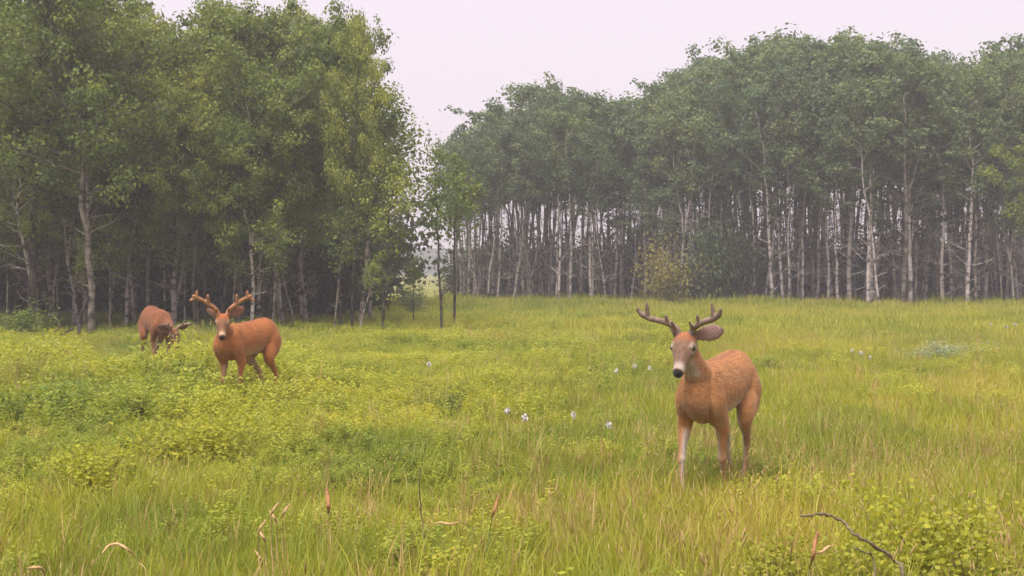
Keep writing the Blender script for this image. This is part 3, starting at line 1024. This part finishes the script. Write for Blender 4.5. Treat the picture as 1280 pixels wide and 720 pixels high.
TINES2 = [[(-.03, .065, .06, .016), (.0, .07, .115, .013), (.01, .07, .145, .009)],
          [(-.06, .15, .14, .019), (-.075, .155, .205, .018), (-.085, .157, .255, .013)],
          [(-.055, .27, .24, .018), (-.07, .273, .28, .017), (-.08, .273, .315, .012)],
          [(-.05, .285, .25, .017), (-.03, .33, .235, .016), (-.02, .345, .225, .012)]]

def heading_of(a_deg):
    """a: degrees the body is turned to the camera's left from facing the camera"""
    return math.radians(-90 - a_deg)

# nearest buck, walking
walk = dict(stand)
walk.update(
    frontR=[(.32, -.125, .53), (.41, -.12, .31), (.44, -.105, .10), (.48, -.105, .015)],
    frontL=[(.25, .115, .53), (.22, .105, .31), (.13, .10, .115), (.10, .10, .03)],
    hindL=[(-.25, .135, .56), (-.40, .105, .34), (-.33, .10, .10), (-.295, .10, .015)],
    hindR=[(-.35, -.135, .56), (-.62, -.105, .36), (-.66, -.10, .13), (-.66, -.10, .03)],
    neck=[(.44, 0, .89), (.53, -.02, 1.01)],
    poll=(.60, -.03, 1.14), head_dir=(.73, -.02, -.68),
    earL=((-.15, .92, .12), (.75, .1, .65)), earR=((-.75, -.55, -.1), (.5, -.8, 0)),
    antlerL=antler(1, BEAM, TINES), antlerR=antler(-1, BEAM, TINES))
p = at(896, 9.75)
build_deer('antlered reddish deer walking alone through the open grass toward the white flowers', p, heading_of(25), walk, voxel=0.0085)

# second buck, standing and watching
stare = dict(stand)
stare.update(neck=[(.47, .02, .87), (.56, .05, .97)], poll=(.62, .09, 1.05), head_dir=(.66, .36, -.66),
             earL=((-.25, .85, .35), (.65, .3, .65)), earR=((-.7, -.6, -.2), (.5, -.8, 0)),
             antlerL=antler(1, BEAM2, TINES2), antlerR=antler(-1, BEAM2, TINES2))
p = at(306, 16.2)
build_deer('alert antlered red deer standing side-on in tall herbs beside a grazing one', p, heading_of(20), stare, tint=(1.0, .78, .58), voxel=0.011, velvet='velvet_red')

# third deer, head down in the herbs
graze = dict(stand)
graze.update(neck=[(.50, .03, .76), (.61, .06, .70)], poll=(.72, .09, .66), head_dir=(.60, .12, -.78), neck_up=(.5, 0, 1),
             earL=((-.25, .9, .25), (.9, .3, .1)), earR=((-.25, -.9, .25), (.9, -.3, .1)),
             antlerL=antler(1, BEAM[:4], TINES[:2]), antlerR=antler(-1, BEAM[:4], TINES[:2]))
p = at(196, 21.2)
build_deer('grazing brown-red deer with its head lowered into the herbs before the grove', p, heading_of(-26), graze, tint=(.62, .50, .52), voxel=0.012)

# ------------------------------------------------------------------ meadow cover (uncountable): tufts scattered over the ground
tuft_col = bpy.data.collections.new('meadow_tufts')
tuft_names = []
def blade_tuft(name, seed, n, h, w, spread, bend, mat, head=None, seg=3):
    rs = np.random.RandomState(seed)
    bag = Bag()
    vals = []
    for i in range(n):
        a, r = rs.rand() * 6.28, spread * rs.rand() ** 0.5
        b = np.array([math.cos(a) * r, math.sin(a) * r, -0.02])
        a2 = rs.rand() * 6.28
        dirh = np.array([math.cos(a2), math.sin(a2), 0])
        side = np.array([-math.sin(a2 + rs.randn() * .5), math.cos(a2 + rs.randn() * .5), 0])
        L = h * (0.55 + 0.6 * rs.rand())
        bd = bend * (0.3 + rs.rand())
        t = np.linspace(0, 1, seg + 1)
        pts = b + dirh * (t ** 2 * L * bd)[:, None] + np.array([0, 0, 1.0]) * (t * L * (1 - 0.35 * bd * t))[:, None]
        ww = w * (0.7 + 0.6 * rs.rand()) * np.array([1.0, .95, .7, 0.0])[:seg + 1]
        V, q, tr = [], [], []
        for j in range(seg):
            V += [pts[j] - side * ww[j] / 2, pts[j] + side * ww[j] / 2]
        V.append(pts[seg])
        q = np.array([[2 * j, 2 * j + 1, 2 * j + 3, 2 * j + 2] for j in range(seg - 1)])
        tr = np.array([[2 * seg - 2, 2 * seg - 1, 2 * seg]])
        bag.add(np.array(V), q, tr)
        vals += [rs.rand()] * len(V)
        if head and rs.rand() < head[0]:
            hl_, hw_ = head[1], head[2]
            d = pts[-1] - pts[-2]
            d /= np.linalg.norm(d)
            hp = pts[-1] + d * np.linspace(-0.1, 1, 4)[:, None] * hl_
            V, q, tr = tube(hp, hw_ * np.array([.35, 1, .8, .15]), 4)
            bag.add(V, q, tr)
            vals += [0.5 + 0.5 * rs.rand()] * len(V)
    me = bag.mesh(name, smooth=False)
    a_ = me.attributes.new('leafv', 'FLOAT', 'POINT')
    a_.data.foreach_set('value', np.array(vals, np.float32))
    me.materials.append(M[mat])
    o = bpy.data.objects.new(name, me)
    tuft_col.objects.link(o)
    return o

def herb_tuft(name, seed, stems, h, leaf, per, mat='herb', spread=0.12):
    rs = np.random.RandomState(seed)
    C, N = [], []
    for s in range(stems):
        a = rs.rand() * 6.28
        b = np.array([math.cos(a), math.sin(a), 0]) * spread * rs.rand()
        tip = b + np.array([rs.randn() * .08, rs.randn() * .08, h * (.6 + .5 * rs.rand())])
        for k in range(per):
            t = 0.25 + 0.75 * (k + rs.rand()) / per
            a2 = k * 2.4 + rs.rand()
            off = np.array([math.cos(a2), math.sin(a2), 0.15]) * leaf * (1.1 - 0.5 * t) * (0.6 + .5 * rs.rand())
            C.append(b + (tip - b) * t + off)
            N.append([math.cos(a2) * .5, math.sin(a2) * .5, 1])
    C, N = np.array(C), np.array(N)
    me = leaves_mesh(name, C, N, np.full(len(C), leaf), rs, aspect=0.62, up=0.5)
    me.materials.append(M[mat])
    o = bpy.data.objects.new(name, me)
    tuft_col.objects.link(o)
    return o

# names sort alphabetically: the index used below follows that order
K = {}
def reg(kind, o):
    K.setdefault(kind, []).append(o.name)
for i in range(4): reg('near', blade_tuft('a_grass_%d' % i, 10 + i, 30, .34, .0062, .10, .42, 'grass'))
for i in range(2): reg('tall', blade_tuft('b_tall_grass_%d' % i, 20 + i, 14, .50, .008, .09, .32, 'grass'))
for i in range(2): reg('straw', blade_tuft('c_straw_%d' % i, 30 + i, 9, .46, .007, .07, .25, 'straw'))
for i in range(2): reg('seed', blade_tuft('d_seed_%d' % i, 40 + i, 8, .55, .005, .10, .22, 'seed', head=(.7, .05, .0045)))
for i in range(3): reg('herb', herb_tuft('e_herb_%d' % i, 50 + i, 9, .34, .036, 15))
for i in range(3): reg('mid', blade_tuft('f_mid_%d' % i, 60 + i, 22, .34, .013, .20, .35, 'grass', seg=2))
for i in range(3): reg('far', blade_tuft('g_far_%d' % i, 70 + i, 26, .34, .022, .38, .35, 'grass', seg=2))
for i in range(2): reg('farherb', herb_tuft('h_farherb_%d' % i, 80 + i, 18, .34, .044, 13, spread=.3))
order = sorted(o.name for o in tuft_col.objects)

def scatter():
    rs = np.random.RandomState(4)
    X, Y, KIND, SC, TINT = [], [], [], [], []
    def zone(d0, d1, dens, chooser):
        n = int(dens * (0.40 * (d1 * d1 - d0 * d0) + 4.0 * (d1 - d0)))
        d = np.sqrt(d0 * d0 + (d1 * d1 - d0 * d0) * rs.rand(n))
        x = (rs.rand(n) * 2 - 1) * (0.40 * d + 2.0)
        chooser(x, d)
    def emit(x, y, names, sc, tint):
        n = len(x)
        idx = np.array([order.index(nm) for nm in names])
        X.append(x); Y.append(y); KIND.append(idx[rs.randint(0, len(idx), n)]); SC.append(sc); TINT.append(tint)
    def herbness(x, y):
        u = 640 + x / y * F
        a = np.clip((900 - u) / 450, 0, 1) * np.clip((y - 8.5) / 6, 0.06, 1)
        return a * (0.30 + 1.3 * (vn1(x, y, 2.3) - .4)) + 0.30 * (vn2(x, y, 1.1) > .74)
    def base_tint(x, y):
        u = 640 + x / y * F
        t = 0.54 + 0.42 * (vn1(x, y, 3.5) - .5) + 0.58 * (vn2(x, y, 0.9) - .5) + 0.12 * np.clip((u - 640) / 640, -1, 1)
        return np.clip(t + rs.randn(len(x)) * 0.13, 0, 1)
    def size(x, y):
        u = 640 + x / y * F
        lush = np.clip((y - 12.5) / 5, 0, 1) * np.clip((480 - u) / 200, 0, 1) * np.clip((34 - y) / 6, 0, 1)
        return (0.55 + 0.5 * vn3(x, y, 1.7)) * (0.72 + 0.45 * rs.rand(len(x)) + 0.45 * (rs.rand(len(x)) > .94)) * (1 + 0.95 * lush * np.clip((23 - y) / 2.5, 0, 1)) * np.interp(y, [5, 8, 40], [0.85, 0.66, 0.8])
    def near(x, y):
        t = base_tint(x, y); s = size(x, y); hb = herbness(x, y)
        c = rs.rand(len(x))
        h = c < np.clip(hb, 0, .85)
        emit(x[h], y[h], K['herb'], s[h], t[h])
        r = ~h
        c2 = rs.rand(len(x))
        sd = 0.02 + 0.05 * (vn2(x, y, 2.0) > .6) + 0.03 * (x / y > .15)
        st = 0.07 + 0.26 * (vn1(x, y, 0.8) > .62)
        m = r & (c2 < sd); emit(x[m], y[m], K['seed'], s[m], t[m])
        m = r & (c2 >= sd) & (c2 < sd + st); emit(x[m], y[m], K['straw'], s[m], t[m])
        m = r & (c2 >= sd + st) & (c2 < sd + st + .14); emit(x[m], y[m], K['tall'], s[m], t[m])
        m = r & (c2 >= sd + st + .14); emit(x[m], y[m], K['near'], s[m], t[m])
    def mid(x, y):
        t = base_tint(x, y); s = size(x, y); hb = herbness(x, y)
        c = rs.rand(len(x))
        h = c < np.clip(hb, 0, .72)
        emit(x[h], y[h], K['herb'] + K['farherb'][:1], s[h] * 1.1, t[h])
        r = ~h
        c2 = rs.rand(len(x))
        m = r & (c2 < .06); emit(x[m], y[m], K['seed'], s[m], t[m])
        m = r & (c2 >= .06) & (c2 < .13); emit(x[m], y[m], K['straw'], s[m], t[m])
        m = r & (c2 >= .13) & (c2 < .25); emit(x[m], y[m], K['tall'], s[m], t[m])
        m = r & (c2 >= .25); emit(x[m], y[m], K['mid'], s[m], t[m])
    def far(x, y):
        t = base_tint(x, y); s = size(x, y) * (1 + 1.3 * np.clip((y - 53) / 3, 0, 1) * (x > -3) * vn1(x, y, 1.3))
        h = (rs.rand(len(x)) < np.clip(herbness(x, y), 0, .7)) & (y < 45)
        emit(x[h], y[h], K['farherb'], s[h] * 1.1, t[h])
        emit(x[~h], y[~h], K['far'], s[~h], np.clip(t[~h] + .05, 0, 1))
    zone(3.6, 13, 130, near)
    zone(13, 30, 52, mid)
    zone(30, 72, 9, far)
    X, Y = np.concatenate(X), np.concatenate(Y)
    KIND, SC, TINT = np.concatenate(KIND), np.concatenate(SC), np.concatenate(TINT)
    n = len(X)
    me = bpy.data.meshes.new('meadow_grass')
    me.vertices.add(n)
    me.vertices.foreach_set('co', np.stack([X, Y, ground_z(X, Y)], -1).astype(np.float32).reshape(-1))
    a = me.attributes.new('pick', 'INT', 'POINT'); a.data.foreach_set('value', KIND.astype(np.int32))
    rot = np.stack([rs.randn(n) * .10, rs.randn(n) * .10, rs.rand(n) * 6.283], -1).astype(np.float32)
    a = me.attributes.new('turn', 'FLOAT_VECTOR', 'POINT'); a.data.foreach_set('vector', rot.reshape(-1))
    sc = np.stack([SC ** .5, SC ** .5, SC], -1).astype(np.float32)
    a = me.attributes.new('size', 'FLOAT_VECTOR', 'POINT'); a.data.foreach_set('vector', sc.reshape(-1))
    a = me.attributes.new('tint', 'FLOAT', 'POINT'); a.data.foreach_set('value', TINT.astype(np.float32))
    o = bpy.data.objects.new('meadow_grass', me)
    col.objects.link(o)
    tag(o, 'yellow-green meadow grass and low herbs covering the ground', 'grass', kind='stuff')
    ng = bpy.data.node_groups.new('scatter_tufts', 'GeometryNodeTree')
    ng.interface.new_socket('Geometry', in_out='INPUT', socket_type='NodeSocketGeometry')
    ng.interface.new_socket('Geometry', in_out='OUTPUT', socket_type='NodeSocketGeometry')
    N, L = ng.nodes, ng.links
    gi, go = N.new('NodeGroupInput'), N.new('NodeGroupOutput')
    iop = N.new('GeometryNodeInstanceOnPoints')
    ci = N.new('GeometryNodeCollectionInfo')
    ci.inputs['Collection'].default_value = tuft_col
    ci.inputs['Separate Children'].default_value = True
    ci.inputs['Reset Children'].default_value = True
    def named(nm, ty):
        a = N.new('GeometryNodeInputNamedAttribute')
        a.data_type = ty
        a.inputs['Name'].default_value = nm
        return a.outputs['Attribute']
    L.new(gi.outputs[0], iop.inputs['Points'])
    L.new(ci.outputs[0], iop.inputs['Instance'])
    iop.inputs['Pick Instance'].default_value = True
    L.new(named('pick', 'INT'), iop.inputs['Instance Index'])
    er = N.new('FunctionNodeEulerToRotation')
    L.new(named('turn', 'FLOAT_VECTOR'), er.inputs[0])
    L.new(er.outputs[0], iop.inputs['Rotation'])
    L.new(named('size', 'FLOAT_VECTOR'), iop.inputs['Scale'])
    L.new(iop.outputs[0], go.inputs[0])
    md = o.modifiers.new('scatter', 'NODES')
    md.node_group = ng
    print('tufts', n)
scatter()

# ------------------------------------------------------------------ single plants one can point at
M['petal'] = plain_material('white_petal', (.56, .54, .50), 0.6, 0.08, 40)
M['stem_green'] = plain_material('green_stem', (.13, .16, .035), 0.7, 0.3, 40)
M['stem_dry'] = plain_material('dry_stem', (.40, .29, .12), 0.8, 0.25, 60)
M['stem_dark'] = plain_material('weathered_stem', (.16, .125, .075), 0.85, 0.35, 60)
M['head_buff'] = plain_material('buff_seed_head', (.46, .30, .15), 0.9, 0.25, 120)
M['head_brown'] = plain_material('brown_seed_head', (.30, .15, .065), 0.9, 0.3, 120)

def flower_meshes(seed, h, r, n):
    rs = np.random.RandomState(seed)
    t = np.linspace(0, 1, 5)
    pts = np.stack([t ** 2 * .04, t * 0, t * h], -1)
    b = Bag(); b.add(*tube(pts, .004 * (1 - .5 * t), 5))
    C = rs.randn(n, 3)
    C /= np.linalg.norm(C, axis=1)[:, None]
    C = pts[-1] + C * r * np.array([1, 1, .55]) * (0.5 + .5 * rs.rand(n))[:, None]
    return b.mesh('flower_stem'), leaves_mesh('flower_bloom', C, C - pts[-1], np.full(n, r * .75), rs, aspect=.85)
fl = [flower_meshes(k, .40, .05, 40) for k in range(3)]
fl_mat = M['petal']
for me_s, me_b in fl:
    me_s.materials.append(M['stem_green']); me_b.materials.append(fl_mat)
for i, (u, v, sc, lab) in enumerate([
    (638, 516, 1.15, 'largest ragged white flower head, one of a close pair in the open grass'),
    (653, 524, .85, 'smaller white flower head leaning beside the largest white one'),
    (719, 521, .75, 'single white flower head midway between the white pair and the walking deer'),
    (762, 534, .85, 'single white flower head in the grass just before the walking deer'),
    (771, 466, .8, 'small white flower in the pair level with the walking deer muzzle'),
    (793, 459, 1.0, 'small white flower in the pair level with the walking deer muzzle'),
    (812, 462, .7, 'faint small white flower hidden close to the walking deer muzzle'),
    (1066, 437, .8, 'small white flower of a row of three near the silvery bush'),
    (1078, 440, 1.0, 'small white flower of a row of three near the silvery bush'),
    (1089, 446, .8, 'small white flower of a row of three near the silvery bush'),
    (1258, 409, 1.5, 'far white flower patch beyond the silvery bush near the trees'),
    (1268, 406, 1.7, 'far white flower patch beyond the silvery bush near the trees'),
    (1240, 406, 1.0, 'far white flower patch beyond the silvery bush near the trees'),
    (534, 457, .9, 'lone white flower in the low herbs right of the alert deer'),
]):
    d = F * (HC - .40) / (v - VH)
    p = at(u, d)
    r = empty('white_flower', (p.x, p.y, gz(p.x, p.y)), u)
    r.scale = (sc * .55, sc * .55, 1)
    tag(r, lab, 'flower', 'white flowers in the meadow')
    mesh_obj('stem', fl[i % 3][0], None, r); mesh_obj('bloom', fl[i % 3][1], None, r)

weed = [shrub_meshes('weed', 950 + k,   .55, .30, .031, 2300, stems=20, clump=.055) for k in range(2)]
for (u, d, sx, sz, lf, lab) in [
    (1148, 6.9, 1.0, 1.0, 'leaf_bright', 'tallest bright yellow-green leafy weed beside the arching dark stalk'),
    (1090, 6.5, .8, .75, 'leaf_bright', 'low yellow-green leafy weed under the arching dark stalk'),
    (1225, 6.4, .9, .75, 'leaf_bright', 'broad yellow-green leafy weed beside the tallest bright one, away from the stalk'),
    (1180, 5.7, .9, .65, 'leaf_bright', 'low yellow-green leafy weed between the arching dark stalk foot and the tallest weed'),
    (985, 6.6, .7, .65, 'leaf_bright', 'small yellow-green leafy weed beside the red-brown spike'),
    (238, 11.2, 1.2, .8, 'leaf_bright', 'yellow leafy weed in the herbs before the alert deer'),
    (120, 9.6, 1.0, .7, 'leaf_bright', 'yellow leafy weed in the herbs before the grazing deer'),
    (552, 15.2, .7, .5, 'leaf_near', 'dark green leafy weed in the herbs right of the alert deer'),
    (1190, 24.0, 1.4, .75, 'leaf_silver', 'silvery grey-green bush out in the open grass near three white flowers'),
    (1162, 23.6, 1.1, .55, 'leaf_silver', 'lower silvery bush touching the taller silvery grey-green one'),
]:
    place_shrub('leafy_weed', weed[int(u) % 2], at(u, d), u, lab, None, (sx, sx, sz), lf, 'bark_dark', 'weed')

def stalk(label, d, path, r, smat, head=None, hmat='head_buff', name='dry_grass_stalk'):
    # path and head: rows of (column, row) at distance d, head also carries a radius
    p0 = at(path[0][0], d)
    g = gz(p0.x, p0.y)
    root = empty(name, (p0.x, p0.y, g))
    tag(root, label, 'stalk', 'dry stalks in the foreground grass')
    def loc(q, k, n):
        w = at(q[0], d + .04 * math.sin(k * 1.7))
        return np.array([w.x - p0.x, w.y - p0.y, zrow(q[1], d) - g])
    P = [np.array([0, 0, -.03])] + [loc(q, k, 0) for k, q in enumerate(path)]
    P = catmull(np.array(P), 5)
    P[1:] += np.random.RandomState(len(label)).randn(len(P) - 1, 3) * r * .35
    b = Bag(); b.add(*tube(P, r * (.75 + .5 * np.random.RandomState(len(label)).rand(len(P))) * (1 - .4 * np.linspace(0, 1, len(P))), 6))
    mesh_obj('stem', b.mesh('stalk_stem'), M[smat], root)
    if head:
        Q = catmull(np.array([[*loc(q, k + len(path) - 1, 0), q[2]] for k, q in enumerate(head)]), 5)
        rs = np.random.RandomState(int(head[0][0]))
        b = Bag(); b.add(*tube(Q[:, :3], Q[:, 3] * .62 * (.8 + .4 * rs.rand(len(Q))), 8))
        # bristles
        for k in range(70):
            i = rs.randint(len(Q)); o = rs.randn(3); o /= np.linalg.norm(o)
            a = Q[i, :3] + o * Q[i, 3] * .8
            e = a + (o * .5 + rs.randn(3) * .3) * .012
            sdv = np.cross(o, rs.randn(3)); sdv /= np.linalg.norm(sdv)
            b.add(np.array([a - sdv * .0012, a + sdv * .0012, e]), None, np.array([[0, 1, 2]]))
        mesh_obj('seed_head', b.mesh('stalk_head'), M[hmat], root)
stalk('drooping buff seed head curled into an arch on a thin stem', 6.0, [(182, 724), (172, 706), (164, 692)], .003, 'stem_dry',
      [(164, 692, .006), (156, 684, .009), (146, 682, .010), (135, 685, .009), (126, 691, .004)])
stalk('small pale seed head curled tightly at the top of a short stem', 5.7, [(55, 735), (54, 722)], .003, 'stem_dry',
      [(54, 722, .007), (50, 711, .010), (41, 708, .010), (33, 713, .005)])
stalk('upright tilted brown seed spike on a thin green stem', 7.0, [(608, 700), (612, 668), (615, 646)], .003, 'stem_green',
      [(615, 646, .006), (618, 637, .011), (621, 628, .010), (624, 621, .004)], 'head_brown')
stalk('short pinkish seed head lying level on a bent stem', 6.8, [(590, 690), (586, 662), (574, 653)], .003, 'stem_green',
      [(574, 653, .004), (562, 654, .008), (550, 655, .008), (543, 657, .004)])
stalk('broad rusty dead seed head standing low in the green grass', 7.2, [(412, 690), (412, 660), (410, 641)], .004, 'stem_dry',
      [(410, 641, .008), (410, 630, .017), (409, 621, .016), (408, 611, .006)], 'head_brown')
stalk('red-brown seed spike standing upright beside the arching dark stalk', 6.0, [(1010, 740), (1013, 715), (1015, 704)], .004, 'stem_dark',
      [(1015, 704, .007), (1018, 690, .012), (1020, 678, .012), (1023, 667, .005)], 'head_brown')
stalk('short orange-buff seed head pointing sideways from the red-brown spike', 6.0, [(1016, 738), (1019, 708), (1020, 692)], .003, 'stem_dry',
      [(1020, 692, .005), (1029, 688, .011), (1036, 686, .010), (1042, 685, .004)])
stalk('long dark weathered stalk arching over the bright leafy weeds', 5.6, [(1130, 724), (1117, 702), (1098, 684), (1072, 668), (1056, 655), (1036, 646), (1016, 643), (1003, 645)], .0085, 'stem_dark')
stalk('short bent dark twig hanging below the arching dark stalk', 5.8, [(1096, 735), (1092, 700), (1080, 690), (1067, 684)], .005, 'stem_dark')
stalk('tall thin dark upright stem in the open green grass', 7.4, [(531, 690), (527, 650), (524, 610), (526, 582)], .005, 'stem_dark')
for k, (u, v) in enumerate([(322, 652), (331, 664), (338, 630), (345, 640), (352, 632), (327, 690)]):
    stalk('pale straw stalk in the dry cluster beside the green grass', 6.6 + .05 * k, [(u + 3, 735), (u + 1, (v + 735) / 2), (u, v + 14)], .004, 'stem_dry',
          [(u, v + 14, .006), (u + (-1) ** k * 3, v + 6, .009), (u + (-1) ** k * 9, v, .004)])

# fallen branch at the edge of the grove
def fallen_branch():
    p0 = at(60, 29.5)
    root = empty('fallen_branch', (p0.x, p0.y, gz(p0.x, p0.y)))
    tag(root, 'dark bare fallen branch arching from the ground at the foot of the grove', 'branch')
    def L(u, v, dd=0): 
        w = at(u, 29.5 + dd); return np.array([w.x - p0.x, w.y - p0.y, zrow(v, 29.5 + dd)])
    for nm, path, r in (('bough', [(-25, 446), (5, 438), (40, 434), (62, 430), (74, 421), (92, 412)], .05), ('twig', [(40, 434), (58, 424), (70, 415), (84, 404)], .022),
                        ('twig', [(98, 424), (100, 400), (106, 384), (112, 372)], .045), ('twig', [(5, 438), (22, 428), (34, 420)], .02)):
        P = catmull(np.array([L(u, v, .3 * math.sin(u)) for u, v in path]), 5)
        b = Bag(); b.add(*tube(P, r * (1 - .6 * np.linspace(0, 1, len(P))), 7))
        mesh_obj(nm, b.mesh('fallen_' + nm), M['dead_wood'], root)
fallen_branch()

# ------------------------------------------------------------------ haze: smoky air over the whole place
def build_haze():
    x, y, z0, z1 = 440, 440, -1.6, 16.5
    V = np.array([(sx * x, sy * y, z) for z in (z0, z1) for sy in (-1, 1) for sx in (-1, 1)], float)
    f = np.array([(0, 2, 3, 1), (4, 5, 7, 6), (0, 1, 5, 4), (2, 6, 7, 3), (0, 4, 6, 2), (1, 3, 7, 5)])
    me = np_mesh('haze', V, f, smooth=False)
    m, nt, out = new_mat('haze_air')
    pv = nt.nodes.new('ShaderNodeVolumePrincipled')
    pv.inputs['Color'].default_value = (.93, .90, .93, 1)
    pv.inputs['Density'].default_value = 0.0023
    pv.inputs['Anisotropy'].default_value = 0.2
    nt.links.new(pv.outputs[0], out.inputs['Volume'])
    tag(mesh_obj('haze', me, m), 'thin pale smoky haze hanging over the whole meadow', 'haze', kind='stuff')
build_haze()
